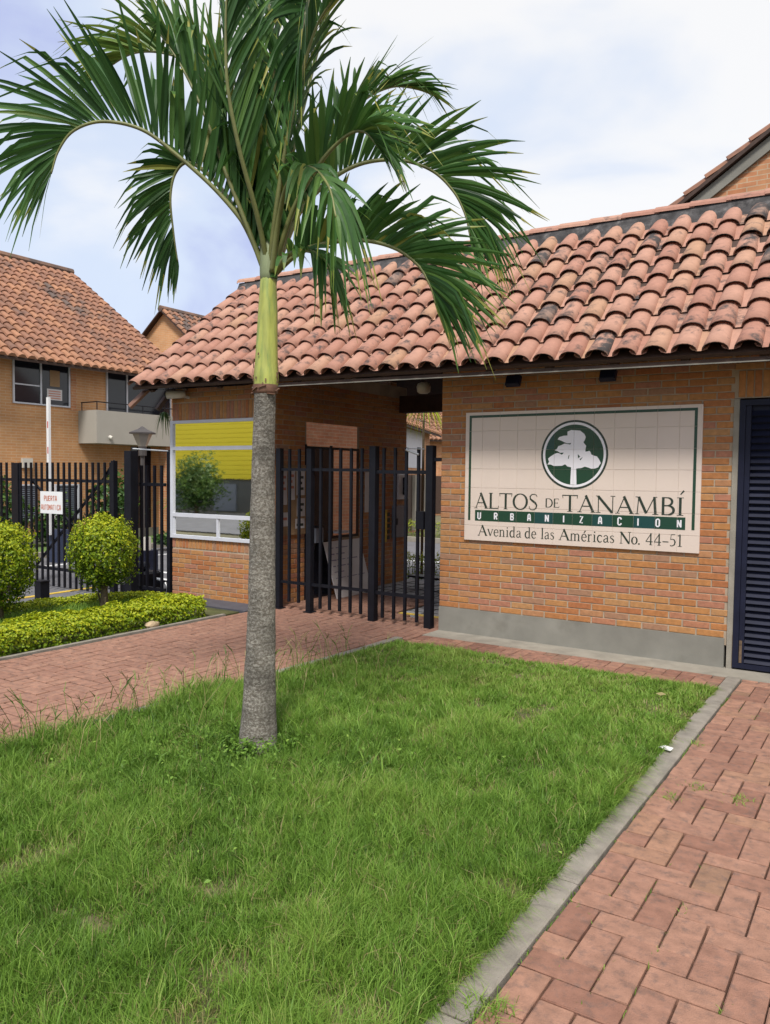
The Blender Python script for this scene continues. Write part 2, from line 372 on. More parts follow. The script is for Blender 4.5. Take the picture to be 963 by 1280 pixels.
# ------------------------------------------------------------------ gatehouse: the wall with the sign
BT = [(k*.083) % 1 for k in range(12)]
def brick_at(parent, x, y, z, L, rot, rest, ind, h=.055):
    k = random.randrange(12)
    dz = random.uniform(-.0012, .0012)
    if ind:
        key = ('brick', round(L, 2), round(h, 3), k)
        if key not in PM:
            b = MB(); b.tint = BT[k]; Lr = round(L, 2)
            b.cbox(-Lr/2, Lr/2, -h/2, h/2, -.03, 0, .003, Matrix.Rotation(PI/2, 4, 'X')); PM[key] = b.mesh('brick', M_brick)
        link('brick', PM[key], parent, (x, y, z), rot)
    else:
        rest.tint = BT[k]
        Mx = Matrix.Translation((x, y, z)) @ Matrix.Rotation(rot[2], 4, 'Z') @ Matrix.Rotation(rot[1], 4, 'Y') @ Matrix.Rotation(PI/2, 4, 'X')
        rest.cbox(-L/2, L/2, -h/2, h/2, -.03, 0, .003, Mx)
def courses(a0, a1, z0, z1, off=0):
    """bricks of a running bond panel: yields centre along, z, length"""
    j = 0; z = z0
    while z+.05 < z1:
        s = a0-(.1225 if (j+off) % 2 else 0)
        while s < a1-.02:
            l, r = max(s, a0), min(s+.235, a1)
            if r-l > .03: yield ((l+r)/2, z+.0275, r-l)
            s += .245
        z += .065; j += 1
sw = thing('brick_wall', 'orange brick wall carrying the tiled name sign, on a grey plinth', 'wall', (1.5, 0, 0), kind='thing')
wallm = MB(); wallm.box(0.002, 2.955, .006, .2, .2, 3.05); wallm.box(2.955, 4.16, .0065, .2, 2.41, 3.05); wallm.box(4.16, 6.2, .0062, .2, 0, 3.05)
wm = wallm.build('wall_core', M_mortar, sw)
wb = MB(); wb.box(0.004, .2, .2, 1.9, 0, 3.3); wb.box(.2, 6.2, 1.7, 1.9, 0, 3.3); wb.box(6.0, 6.2, .2, 1.7, 0, 3.3); wb.build('rear_wall', M_fbrick2, sw)
sx0, sz0 = .303, 1.0137
lst = []
for x, z, L in courses(0, 2.955, .267, 2.95): lst.append((x, z, L, 0))
for x, z, L in courses(2.955, 3.9, 2.665, 2.95): lst.append((x, z, L, 0))
for k in range(12): lst.append((2.99+.065*k+.0275, 2.535, .235, 1))
lst = [b for b in lst if not (sx0+.0 < b[0]-b[2]/2+.0 and b[0]+b[2]/2 < sx0+2.4 and sz0 < b[1]-.03 and b[1]+.03 < sz0+1.36)]
vis = [b for b in lst if b[1] < 2.83 and b[0] < 3.5]
vis.sort(key=lambda b: (b[0]-4.2)**2+57+(b[1]-1.7)**2)
keep = set(id(b) for b in vis[:300]); rest = MB()
for b in lst:
    brick_at(wm, b[0], random.uniform(-.0015, .0015), b[1], b[2], (0, PI/2 if b[3] else 0, 0), rest, id(b) in keep)
rest.build('bricks', M_brick, wm, kind='stuff')
q = MB(); q.box(0.0, 2.935, -.012, .05, -.02, .262); q.build('plinth', M_plinth, sw)
q = MB(); q.box(2.956, 3.004, -.006, .12, -.02, 2.405); q.build('door_jamb', M_apron, sw)
# louvred door
ld = thing('louvered_door', 'dark navy louvred metal door at the right edge of the wall', 'door', (3.5, .02, 0), kind='thing')
box('door_frame', M_navy, ld, 3.006, 3.055, -.012, .06, .012, 2.395)
box('door_frame', M_navy, ld, 4.08, 4.13, -.012, .06, .012, 2.395)
box('door_frame', M_navy, ld, 3.055, 4.08, -.012, .06, 2.345, 2.395)
box('door_frame', M_navy, ld, 3.055, 4.08, -.010, .06, .012, .055)
box('door_back', M_navy, ld, 3.055, 4.08, .045, .058, .055, 2.345)
box('door_stile', M_navy, ld, 3.058, 3.10, -.004, .044, .056, 2.343)
box('worn_corner', M_rust, ld, 3.0035, 3.0055, -.0135, .02, .014, .31)
box('worn_corner', M_rust, ld, 3.06, 3.083, -.0055, -.0042, .06, .26)
sl_ = MB(); sl_.bar((0, 0, 0), (.976, 0, 0), .058, .006, (0, -.78, .62)); slm = sl_.mesh('slat', M_navy)
for k in range(38): link('slat', slm, ld, (3.102, .018, .085+k*.0592))

# ------------------------------------------------------------------ tiled name sign
sg = thing('name_sign', 'cream ceramic tile sign with a white tree in a green circle and green lettering', 'sign', (1.5, -.02, 1.0))
SW, SH, T = 2.4, 1.36, .2
box('grout_bed', M_grout, sg, sx0+.002, sx0+SW-.002, -.0165, .0, sz0+.002, sz0+SH-.002)
rows = [SH-T*i for i in range(7)]+[0.0]
tm = {}
for i in range(12):
    for j in range(7):
        z1, z0_ = rows[j], rows[j+1]; h = z1-z0_-.003
        if round(h, 3) not in tm:
            b = MB(); b.cbox(-.0985, .0985, -h/2, h/2, -.012, 0, .0015, Matrix.Rotation(PI/2, 4, 'X')); tm[round(h, 3)] = b.mesh('tile', M_ceram)
        link('tile', tm[round(h, 3)], sg, (sx0+.1+.2*i, -.0205+random.uniform(-.0004, .0004), sz0+(z0_+z1)/2))
class Ink:
    """flat print on the sign plane, cut along the tile joints"""
    def __init__(s): s.p = []; s.n = 0
    def poly(s, pts, t=0.): s.p.append((pts, t)); 
    def stroke(s, pts, w):
        if not isinstance(w, (list, tuple)): w = [w]*len(pts)
        L = []; Rr = []
        for i, p in enumerate(pts):
            a = pts[max(i-1, 0)]; b = pts[min(i+1, len(pts)-1)]; dx, dy = b[0]-a[0], b[1]-a[1]; d = math.hypot(dx, dy) or 1
            nx_, ny_ = -dy/d*w[i]/2, dx/d*w[i]/2; L.append((p[0]+nx_, p[1]+ny_)); Rr.append((p[0]-nx_, p[1]-ny_))
        for i in range(len(pts)-1): s.p.append(([L[i], Rr[i], Rr[i+1], L[i+1]], 0.))
    def build(s, name, m, parent, y=-.0222, step=.00004, cut=True, ox=sx0, oz=sz0, frame=None, th=.0012):
        bm = bmesh.new(); lay = bm.faces.layers.float.new('tint')
        for n, (pts, t) in enumerate(s.p):
            yy = y-(n % 25)*step
            f = bm.faces.new([bm.verts.new((ox+a, yy, oz+b)) for a, b in pts]); f[lay] = t
        if cut:
            def band(co, no):
                for off in (-.0011, .0011):
                    g = bm.verts[:]+bm.edges[:]+bm.faces[:]
                    bmesh.ops.bisect_plane(bm, geom=g, plane_co=Vector(co)+Vector(no)*off, plane_no=no, dist=1e-6)
                dead = [f for f in bm.faces if abs((f.calc_center_median()-Vector(co)).dot(Vector(no))) < .0011]
                bmesh.ops.delete(bm, geom=dead, context='FACES')
            for i in range(1, 12): band((ox+.2*i, 0, 0), (1, 0, 0))
            for z in rows[1:-1]: band((0, 0, oz+z), (0, 0, 1))
        r = bmesh.ops.extrude_face_region(bm, geom=bm.faces[:])
        bmesh.ops.translate(bm, verts=[v for v in r['geom'] if isinstance(v, bmesh.types.BMVert)], vec=(0, th, 0))
        bmesh.ops.recalc_face_normals(bm, faces=bm.faces[:])
        me = bpy.data.meshes.new(name); bm.to_mesh(me); bm.free(); me.materials.append(m)
        o = link(name, me, parent)
        if frame is not None: o.matrix_world = frame
        return o
bd = Ink(); w = .026
bd.poly([(.045, .214), (.071, .214), (.078, 1.30), (.052, 1.327)]) if 0 else None
bd.poly([(.046, .214), (.072, .214), (.072, 1.301), (.046, 1.327)])
bd.poly([(.046, 1.327), (.072, 1.301), (2.328, 1.301), (2.354, 1.327)])
bd.poly([(2.354, 1.327), (2.328, 1.301), (2.328, .213), (2.354, .213)])
bd.build('border_line', M_green, sg)
def disc(r, cx, cy, n=64): return [(cx+r*math.cos(2*PI*k/n), cy+r*math.sin(2*PI*k/n)) for k in range(n)]
ecx, ecy = 1.202, .906
em = Ink()
for k in range(64):
    a, b_ = 2*PI*k/64, 2*PI*(k+1)/64
    em.poly([(ecx+r*math.cos(t), ecy+r*math.sin(t)) for r, t in ((.322, a), (.342, a), (.342, b_), (.322, b_))])
em.build('emblem_rim', M_ink, sg, step=0)
em = Ink()
for k in range(64):
    a, b_ = 2*PI*k/64, 2*PI*(k+1)/64
    em.poly([(ecx+r*math.cos(t), ecy+r*math.sin(t)) for r, t in ((.298, a), (.3215, a), (.3215, b_), (.298, b_))])
em.build('emblem_ring', M_swhite, sg, step=0)
em = Ink(); em.poly(disc(.2975, ecx, ecy)); eo = em.build('emblem_disc', M_green, sg, step=0)
for p in eo.data.polygons:
    if p.center.x < sx0+1.0 and p.center.z > sz0+.96: eo.data.attributes['tint'].data[p.index].value = .8
TP = [(1.132,1.135),(1.169,1.15),(1.262,1.142),(1.304,1.109),(1.319,1.078),(1.297,1.029),(1.325,.993),(1.318,.935),(1.359,.944),(1.378,.908),(1.433,.89),(1.475,.823),(1.449,.783),(1.381,.769),(1.316,.789),(1.252,.773),(1.229,.769),(1.236,.610),(1.172,.612),(1.177,.782),(1.139,.791),(1.115,.812),(1.083,.797),(.997,.795),(.963,.809),(.929,.809),(.947,.836),(.935,.867),(.97,.896),(1.032,.925),(1.08,.906),(1.099,.929),(1.06,.926),(1.005,.951),(1.04,.992),(1.106,1.018),(1.163,1.006),(1.172,1.024),(1.13,1.020),(1.077,1.043),(1.031,1.06),(1.048,1.083),(1.133,1.097)]
# finer, leafy outline
TQ = []
rr = random.Random(3)
for i, p in enumerate(TP):
    n_ = TP[(i+1) % len(TP)]; TQ.append(p)
    d = math.hypot(n_[0]-p[0], n_[1]-p[1])
    if d > .04 and not (16 <= i <= 18): TQ.append(((p[0]+n_[0])/2+rr.uniform(-.006, .006), (p[1]+n_[1])/2+rr.uniform(-.006, .006)))
tr = Ink(); tr.poly(TQ); tr.build('emblem_tree', M_swhite, sg, y=-.0236, step=0)
tr = Ink(); tr.poly([(1.243, .912), (1.268, .886), (1.246, .872)]); tr.poly([(1.262, .862), (1.292, .882), (1.272, .852)]); tr.poly([(1.15, .90), (1.158, .905), (1.15, .865), (1.143, .87)]); tr.build('emblem_tree_gap', M_green, sg, y=-.0252, step=0)
# --- lettering: a small stroke font with serifs (unit cap height)
def arc(cx, cy, rx, ry, a0, a1, n=14): return [(cx+rx*math.cos(math.radians(a0+(a1-a0)*k/n)), cy+ry*math.sin(math.radians(a0+(a1-a0)*k/n))) for k in range(n+1)]
K, H = .145, .055       # thick and thin strokes
def oval(cx, cy, rx, ry, n=24):
    pts = arc(cx, cy, rx, ry, 0, 360, n); return (pts, [H+(K-H)*abs(math.cos(2*PI*k/n))**1.5 for k in range(n+1)])
def sf(x, y, l=.24): return ([(x-l/2, y), (x+l/2, y)], .035)
G = {
 'A': (.82, [([(.08,.02),(.40,1)], H), ([(.36,1.0),(.72,.02)], K), ([(.2,.36),(.58,.36)], H), sf(.08,.018,.2), sf(.72,.018,.22)]),
 'L': (.66, [([(.16,0),(.16,1)], K), ([(.1,.025),(.6,.025)], H), ([(.6,.0),(.63,.2)], .04), sf(.16,.985), sf(.13,.018,.2)]),
 'T': (.78, [([(.39,0),(.39,1)], K), ([(.02,.975),(.76,.975)], H), ([(.02,1),(.05,.8)], .035), ([(.76,1),(.73,.8)], .035), sf(.39,.018)]),
 'O': (.92, [oval(.46,.5,.38,.48)]),
 'S': (.58, [([(.49,.82),(.46,.93),(.34,.98),(.2,.96),(.1,.84),(.12,.68),(.26,.56),(.4,.45),(.48,.3),(.44,.12),(.3,.02),(.16,.03),(.08,.1),(.06,.24)], [.03,.05,.05,.06,.085,.1,.125,.125,.1,.08,.055,.05,.045,.03])]),
 'D': (.84, [([(.16,0),(.16,1)], K), ([(.1,.975),(.4,.975)]+arc(.4,.5,.36,.475,90,-90,16)[1:-1]+[(.4,.025),(.1,.025)], [H,H]+[H+(K-H)*math.sin(PI*k/16) for k in range(1,16)]+[H,H])]),
 'E': (.66, [([(.16,0),(.16,1)], K), ([(.1,.975),(.56,.975)], H), ([(.1,.025),(.6,.025)], H), ([(.16,.51),(.46,.51)], H), ([(.56,1),(.58,.82)], .035), ([(.6,0),(.63,.2)], .035), ([(.46,.6),(.46,.42)], .03)]),
 'N': (.94, [([(.14,0),(.14,1)], H), ([(.12,.98),(.78,.02)], K), ([(.8,0),(.8,1)], H), sf(.14,.018,.22), sf(.8,.985,.22), sf(.1,.985,.16)]),
 'M': (1.1, [([(.14,0),(.2,1)], H), ([(.2,.99),(.54,.06)], K), ([(.54,.06),(.88,.99)], H), ([(.88,1),(.94,0)], K), sf(.14,.018,.2), sf(.94,.018,.26), sf(.14,.985,.16), sf(.92,.985,.16)]),
 'B': (.7, [([(.16,0),(.16,1)], K), ([(.1,.975),(.34,.975)]+arc(.34,.755,.2,.22,90,-90,10)[1:-1]+[(.34,.535),(.16,.535)], [H,H]+[H+(K*.9-H)*math.sin(PI*k/10) for k in range(1,10)]+[H,H]), ([(.16,.53),(.36,.53)]+arc(.36,.278,.25,.252,90,-90,12)[1:-1]+[(.36,.025),(.1,.025)], [H,H]+[H+(K-H)*math.sin(PI*k/12) for k in range(1,12)]+[H,H])]),
 'I': (.36, [([(.18,0),(.18,1)], K), sf(.18,.018,.28), sf(.18,.985,.28)]),
 'Í': (.36, [([(.18,0),(.18,1)], K), sf(.18,.018,.28), sf(.18,.985,.28), ([(.18,1.16),(.32,1.38)], [.05,.1])]),
 'v': (.5, [([(.06,.64),(.25,.02)], .1), ([(.25,.02),(.43,.64)], H), sf(.07,.64,.16), sf(.43,.64,.14)]),
 'e': (.46, [([(.09,.36),(.4,.36)]+arc(.24,.33,.165,.31,10,180,10)+arc(.25,.31,.175,.29,180,320,9), [.04,.04]+[.04+.05*abs(math.cos(math.radians(10+17*k))) for k in range(11)]+[.1-.06*k/9 for k in range(10)])]),
 'n': (.56, [([(.13,0),(.13,.64)], .1), ([(.13,.5),(.2,.6),(.3,.63),(.38,.58),(.41,.46),(.41,0)], [H,.05,.06,.08,.1,.1]), sf(.13,.018,.2), sf(.41,.018,.2), sf(.1,.62,.12)]),
 'i': (.3, [([(.15,0),(.15,.64)], .1), sf(.15,.018,.22), sf(.12,.62,.12), ([(.15,.8),(.15,.9)], .1)]),
 'd': (.54, [([(.4,0),(.4,1)], .1), (arc(.25,.31,.17,.3,70,290,14), [H+.06*math.sin(PI*k/14) for k in range(15)]), ([(.3,.59),(.4,.55)], H), ([(.3,.04),(.4,.12)], H), sf(.37,.985,.12), sf(.44,.018,.12)]),
 'a': (.48, [([(.1,.5),(.16,.6),(.26,.62),(.34,.55),(.35,.42),(.35,.08),(.45,.03)], [.07,.05,.05,.07,.09,.09,.04]), ([(.35,.38),(.2,.32),(.09,.22),(.1,.08),(.18,.02),(.28,.06),(.35,.14)], [.04,.05,.08,.09,.07,.05,.04])]),
 'l': (.28, [([(.14,0),(.14,1)], .1), sf(.14,.018,.22), sf(.11,.985,.12)]),
 's': (.4, [([(.32,.52),(.27,.61),(.18,.62),(.09,.54),(.1,.43),(.22,.34),(.32,.24),(.32,.1),(.22,.02),(.12,.03),(.06,.14)], [.035,.045,.05,.06,.075,.09,.09,.07,.05,.045,.03])]),
 'm': (.84, [([(.13,0),(.13,.64)], .1), ([(.13,.5),(.2,.6),(.3,.63),(.38,.57),(.4,.46),(.4,0)], [H,.05,.06,.08,.1,.1]), ([(.4,.5),(.48,.6),(.57,.63),(.65,.57),(.68,.46),(.68,0)], [H,.05,.06,.08,.1,.1]), sf(.13,.018,.2), sf(.4,.018,.18), sf(.68,.018,.2)]),
 'r': (.4, [([(.13,0),(.13,.64)], .1), ([(.13,.46),(.22,.59),(.34,.6)], [H,.05,.1]), sf(.13,.018,.22), sf(.1,.62,.12)]),
 'c': (.44, [(arc(.25,.31,.175,.3,40,320,14), [.09]+[.04+.06*math.sin(PI*k/14) for k in range(1,15)])]),
 'o': (.52, [(lambda o: (o[0], [x*.8 for x in o[1]]))(oval(.26,.31,.2,.3))]),
 '.': (.22, [([(.1,-.02),(.1,.1)], .12)]),
 '4': (.6, [([(.4,0),(.4,1)], .1), ([(.42,.98),(.05,.3)], H), ([(.04,.28),(.54,.28)], H), sf(.4,.018,.22)]),
 '5': (.52, [([(.42,.97),(.15,.97),(.11,.56)], [.06,.05,.045]), ([(.11,.54),(.22,.6),(.36,.54),(.43,.36),(.38,.14),(.22,.02),(.08,.06)], [.04,.05,.08,.11,.09,.05,.07])]),
 '1': (.44, [([(.24,0),(.24,1)], .1), ([(.24,.98),(.1,.86)], H), sf(.24,.018,.28)]),
 '–': (.5, [([(.04,.34),(.46,.34)], .07)]), ' ': (.34, []),
}
G['é'] = (G['e'][0], G['e'][1]+[([(.22,.74),(.34,.94)], [.05,.09])])
def word(name, txt, x0, x1, zb, h, weight=1.):
    tot = sum(G[c][0] for c in txt); s = (x1-x0)/tot
    x = x0
    for c in txt:
        w_, st = G[c]; ink = Ink()
        for pts, wd in st:
            wl = wd if isinstance(wd, (list, tuple)) else [wd]*len(pts)
            ink.stroke([(x+px*s, zb+pz*h) for px, pz in pts], [k*h*weight for k in wl])
        if st: ink.build(name, M_ink, sg)
        x += w_*s
word('letter', 'ALTOS', .122, .842, .344, .166); word('letter', 'DE', .908, 1.065, .378, .09); word('letter', 'TANAMBÍ', 1.09, 2.262, .342, .166)
word('letter', 'Avenida', .165, .664, .055, .112, 1.1); word('letter', 'de', .695, .828, .055, .112, 1.1); word('letter', 'las', .872, 1.020, .055, .112, 1.1); word('letter', 'Américas', 1.066, 1.628, .055, .112, 1.1)
word('letter', 'No.', 1.672, 1.872, .055, .112, 1.1); word('letter', '44–51', 1.916, 2.255, .055, .112, 1.1)
br = Ink()
xs = [.128]+[.2*i for i in range(1, 12)]+[2.272]
for i, (a, b_) in enumerate(zip(xs, xs[1:])): br.poly([(a, .211), (b_, .211), (b_, .326), (a, .326)], (.0, .0, .1, .05, .9, .15, .1, .75, .0, .9, .15, .1)[i % 12])
br.build('letter_band', M_green, sg, step=0)
B_ = .055; BW = .12
U = {'U': [[(0,1),(0,.12),(.18,0),(.32,0),(.5,.12),(.5,1)]], 'R': [[(0,0),(0,1)],[(0,.95),(.4,.95),(.5,.8),(.5,.62),(.4,.5),(0,.5)],[(.22,.5),(.5,0)]], 'B': [[(0,0),(0,1)],[(0,.95),(.42,.95),(.48,.74),(.4,.52),(0,.52)],[(.4,.5),(.5,.3),(.44,.05),(0,.05)]],
 'A': [[(0,0),(.08,.9),(.25,1),(.42,.9),(.5,0)],[(.04,.35),(.46,.35)]], 'N': [[(0,0),(0,1)],[(0,.95),(.5,.05)],[(.5,0),(.5,1)]], 'I': [[(.25,0),(.25,1)]], 'Z': [[(0,.95),(.5,.95),(0,.05),(.5,.05)]], 'C': [[(.5,.75),(.5,.88),(.35,1),(.15,1),(0,.88),(0,.12),(.15,0),(.35,0),(.5,.12),(.5,.25)]], 'O': [[(.15,1),(0,.88),(0,.12),(.15,0),(.35,0),(.5,.12),(.5,.88),(.35,1),(.15,1)]],
 'P': [[(0,0),(0,1)],[(0,.95),(.42,.95),(.5,.8),(.5,.6),(.4,.48),(0,.48)]], 'E': [[(0,0),(0,1)],[(0,.95),(.5,.95)],[(0,.5),(.4,.5)],[(0,.05),(.5,.05)]], 'T': [[(.25,0),(.25,1)],[(0,.95),(.5,.95)]], 'M': [[(0,0),(0,1)],[(0,.98),(.25,.3)],[(.25,.3),(.5,.98)],[(.5,0),(.5,1)]]}
for c, x in zip('URBANIZACION', [.177,.37,.555,.743,.935,1.111,1.292,1.48,1.669,1.844,2.026,2.218]):
    ul = Ink()
    for st in U[c]: ul.stroke([(x-.014+px*.058, .233+pz*.068) for px, pz in st], .0135)
    ul.build('letter', M_swhite, sg, y=-.0236)

# ------------------------------------------------------------------ guard booth
XB, XR = -4.272, -2.467
gb = thing('guard_booth', 'brick guard booth with mirrored window left of the palm', 'building', (-3.4, 0, 0), kind='thing')
c_ = MB(); c_.box(XB+.004, XR-.008, .006, .2, -.02, .80); c_.box(XB+.004, XR-.008, .006, .2, 2.415, 3.05); c_.box(-2.62, XR-.0085, .0062, .2, .8, 2.415)
fw = c_.build('front_wall', M_mortar, gb)
c_ = MB(); c_.box(XR-.2, XR-.006, .2, 3.28, -.02, 3.1); sw2 = c_.build('passage_wall', M_mortar, gb)
c_ = MB(); c_.box(XB, XB+.18, .2, 3.28, -.02, 3.2); c_.box(XB+.18, XR-.2, 3.1, 3.28, -.02, 3.2); c_.build('rear_wall', M_fbrick2, gb)
# pieces: (axis, along, z, L, upright)
lst = []
for x, z, L in courses(XB, XR, .0, .66): lst.append((0, x, z, L, 0))
for k in range(28):
    if XB+.065*k+.06 < XR: lst.append((0, XB+.065*k+.03, .735, .14, 1)); lst.append((0, XB+.065*k+.03, 2.535, .235, 1))
for x, z, L in courses(XB, XR, 2.665, 3.0): lst.append((0, x, z, L, 0))
for x, z, L in courses(-2.60, XR, .82, 2.40): lst.append((0, x, z, L, 0))
for y, z, L in courses(0.0, 3.28, 0.0, 2.95):
    l, r = y-L/2, y+L/2
    for (a, b_, za, zb) in ((.69, 1.30, -.1, 2.42), (1.25, 1.96, .79, 2.42)):
        if za < z < zb:
            if l < b_ and r > a:
                if l < a: r = a
                elif r > b_: l = b_
                else: r = l
    if r-l > .03: lst.append((1, (l+r)/2, z, r-l, 0))
vis = [b for b in lst if b[2] < 2.85]
vis.sort(key=lambda b: (0 if b[0] == 0 and b[1] < -2.9 else 10 if b[0] == 1 else 50)+(b[1] if b[0] else 0))
keep = set(id(b) for b in vis[:300]); rest = MB()
for b in lst:
    if b[0] == 0: brick_at(fw, b[1], random.uniform(-.0015, .0015), b[2], b[3], (0, PI/2 if b[4] else 0, 0), rest, id(b) in keep)
    else: brick_at(sw2, XR+random.uniform(-.0015, .0015), b[1], b[2], b[3], (0, 0, PI/2), rest, id(b) in keep)
rest.build('bricks', M_brick, sw2, kind='stuff')
# front window
wf = MB(); x0, x1 = XB-.012, -2.62
for a in ((x0, x1, .80, .845), (x0, x1, 2.375, 2.415), (x0, x0+.05, .845, 2.375), (x1-.045, x1, .845, 2.375), (x0+.05, x1-.045, 2.01, 2.06), (x0+.05, x1-.045, 1.095, 1.145)): wf.box(a[0], a[1], -.028, .10, a[2], a[3])
wf.box(-3.40, -3.365, -.020, .09, .846, 1.094); wf.box(x0+.05, x0+.075, -.016, .09, .846, 1.094)
win = wf.build('window_frame', M_alu, gb)
for nm, m_, a in (('upper_pane', M_mirror, (x0+.05, x1-.045, 2.06, 2.375)), ('main_pane', M_mirror, (x0+.05, x1-.045, 1.145, 2.01)), ('lower_pane', M_mirror, (x0+.075, -3.40, .845, 1.095)), ('lower_pane', M_mirror, (-3.365, x1-.045, .845, 1.095))):
    box('pane', m_, win, a[0], a[1], -.002, .008, a[2], a[3])
# passage side: door, windows, boards
box('booth_door', M_dglass, gb, XR-.04, XR-.004, .715, 1.27, 0.0, 2.06)
fr = MB()
for a in ((.695, .72, 0, 2.10), (1.262, 1.285, 0, 2.10)): fr.box(XR-.03, XR+.012, a[0], a[1], a[2], a[3])
fr.box(XR-.03, XR+.011, .72, 1.262, 2.045, 2.075); fr.build('door_frame', M_black, gb)
wf = MB()
for a in ((1.286, 1.94, .80, .835), (1.286, 1.94, 2.045, 2.08), (1.286, 1.315, .835, 2.045), (1.91, 1.94, .835, 2.045)): wf.box(XR-.03, XR+.010, *a)
pw = wf.build('window_frame', M_wood, gb); box('pane', M_mirror2, pw, XR-.02, XR-.004, 1.315, 1.91, .835, 2.045)
box('transom_pane', M_mirror2, gb, XR-.02, XR-.003, .72, 1.90, 2.081, 2.40)
ac = MB(); ac.box(XR+.003, XR+.10, 1.325, 1.60, .87, .90); ac.build('window_ledge', M_alu, pw)
# board with notices
nb = thing('notice_board', 'cork notice board with paper notices on the booth passage wall', 'board', (XR+.01, .45, 1.4))
box('board', M_cork, nb, XR+.003, XR+.02, .10, .685, .90, 1.82)
for (a, b_, c, d) in ((.12, .30, 1.30, 1.74), (.33, .46, 1.36, 1.76), (.49, .66, 1.42, 1.74), (.14, .33, 1.02, 1.20), (.5, .67, 1.14, 1.38), (.47, .66, .98, 1.11)):
    pp = box('notice', M_paper, nb, XR+.0205, XR+.022, a, b_, c, d)
    t = MB()
    for r_ in range(3): t.box(XR+.0222, XR+.023, a+.025, b_-.025-.03*(r_ % 2), d-.10-.075*r_, d-.065-.075*r_) if d-.10-.075*r_ > c+.02 else None
    if t.f: t.build('print', M_ltext if a < .4 else M_ink, pp)
ws = thing('paper_notice', 'white sheet of paper posted on the passage wall beyond the window', 'notice', (XR+.01, 2.42, 1.5)); box('sheet', M_paper, ws, XR+.003, XR+.006, 2.10, 2.42, 1.14, 1.74)
fx = thing('yellow_sign', 'narrow yellow upright sign low on the passage wall', 'sign', (XR+.01, 2.6, 1)); box('panel', M_yellow, fx, XR+.003, XR+.02, 2.58, 2.70, .66, 1.16)
t = MB(); [t.box(XR+.004, XR+.021, 2.72, 2.78, .70+.09*k, .76+.09*k) for k in range(5)]; t.build('lettering', M_ink, fx)
ib = thing('intercom_box', 'white electrical intercom box near the far end of the passage wall', 'box', (XR+.05, 3.05, 1.5))
b = MB(); b.cbox(-.15, .15, -.2, .2, 0, .09, .01, Matrix.Translation((XR+.002, 3.06, 1.52)) @ Matrix.Rotation(PI/2, 4, 'Z') @ Matrix.Rotation(PI/2, 4, 'X')); b.build('case', M_alu, ib)
b = MB(); b.tube([(XR+.093, 3.06, 1.40), (XR+.115, 3.06, 1.44), (XR+.115, 3.06, 1.62), (XR+.093, 3.06, 1.66)], .03, 8); b.build('handset', M_black, ib)
mb_ = thing('meter_cabinet', 'grey metal meter cabinet low on the passage wall by the exit', 'cabinet', (XR+.05, 3.05, 1))
box('case', M_frost, mb_, XR+.002, XR+.06, 2.86, 3.26, .72, 1.22); box('handle', M_black, mb_, XR+.06, XR+.075, 2.9, 2.93, .92, 1.02)
lb = thing('leaning_board', 'large white handwritten board leaning on the passage wall', 'board', (XR+.2, 1.5, 0))
Mb = Matrix.Translation((XR+.27, 1.50, .0)) @ Matrix.Rotation(math.radians(3), 4, 'Z') @ Matrix.Rotation(math.radians(-17), 4, 'Y')
b = MB(); b.box(-.008, .008, -.46, .46, 0, .80, Mb); b.build('sheet', M_paper, lb)
b = MB(); r5 = random.Random(5)
for k in range(8):
    y = -.38
    while y < .3:
        l = r5.uniform(.05, .16); zc = .70-.085*k
        b.raw([(.0085, y, zc-.006), (.0085, y+l, zc-.006+r5.uniform(-.008, .008)), (.0085, y+l, zc+.008), (.0085, y, zc+.008)], [(0, 1, 2, 3)], Mb); y += l+r5.uniform(.02, .06)
        if r5.random() < .15: break
b.build('handwriting', mat('faded_ink', (.24, .22, .30), rough=.8), lb, kind='stuff')
pb = thing('wall_box', 'small dark grey mailbox on the passage wall beside the booth door', 'mailbox', (XR+.1, .85, .85)); b = MB(); b.box(XR+.013, XR+.16, .74, .90, .78, .98); b.build('case', M_frost, pb); b = MB(); b.box(XR+.012, XR+.165, .735, .905, .98, .995); b.build('lid', M_black, pb)

# ------------------------------------------------------------------ tiled roof of the gatehouse
rf = thing('tiled_roof', 'terracotta barrel tile roof spanning the guard booth and sign wall', 'roof', (0, 1, 2.8), kind='thing')
XL, XE = -4.47, 6.4; EY, RY, RZ = -.55, 1.628, 4.585
def ez(x): return 2.83-.0125*(x-XL)
def tile_mesh(k, L=.40, r0=.107, r1=.088, hh=.078, n=8, tint=.5, stain=0., material=None):
    """barrel tile, lower mouth at y=0 running up +y, hollow underneath"""
    b = MB(); b.tint = tint; b.stain = stain; rr = random.Random(k)
    rings = []
    for (y, r, h, base) in ((0, r0, hh, .036), (L*.5, (r0+r1)/2, hh*.95, .020), (L, r1, hh*.85, .008)):
        o = []; i_ = []
        for s in range(n+1):
            a = PI*s/n; o.append((-math.cos(a)*r, y, base-.028+math.sin(a)*h)); i_.append((-math.cos(a)*(r-.008), y, base-.028+math.sin(a)*(h-.008)))
        rings.append((o, i_))
    v = []; idx = []
    for o, i_ in rings:
        idx.append((len(v), len(v)+n+1)); v += o+i_
    f = []
    for (oa, ia), (ob, ib_) in zip(idx, idx[1:]):
        for s in range(n): f.append((oa+s, oa+s+1, ob+s+1, ob+s))
        for s in range(n): f.append((ia+s+1, ia+s, ib_+s, ib_+s+1)) if oa == 0 else None
    for s in range(n): f.append((idx[0][1]+s, idx[0][1]+s+1, idx[0][0]+s+1, idx[0][0]+s))
    b.raw(v, f); b.st[-n:] = [.22]*n; return b.mesh('roof_tile', material or M_tile, smooth=False)  # rim faces darkened: shadow gap under the overlap painted into the colour
tvar = []
rv = random.Random(11)
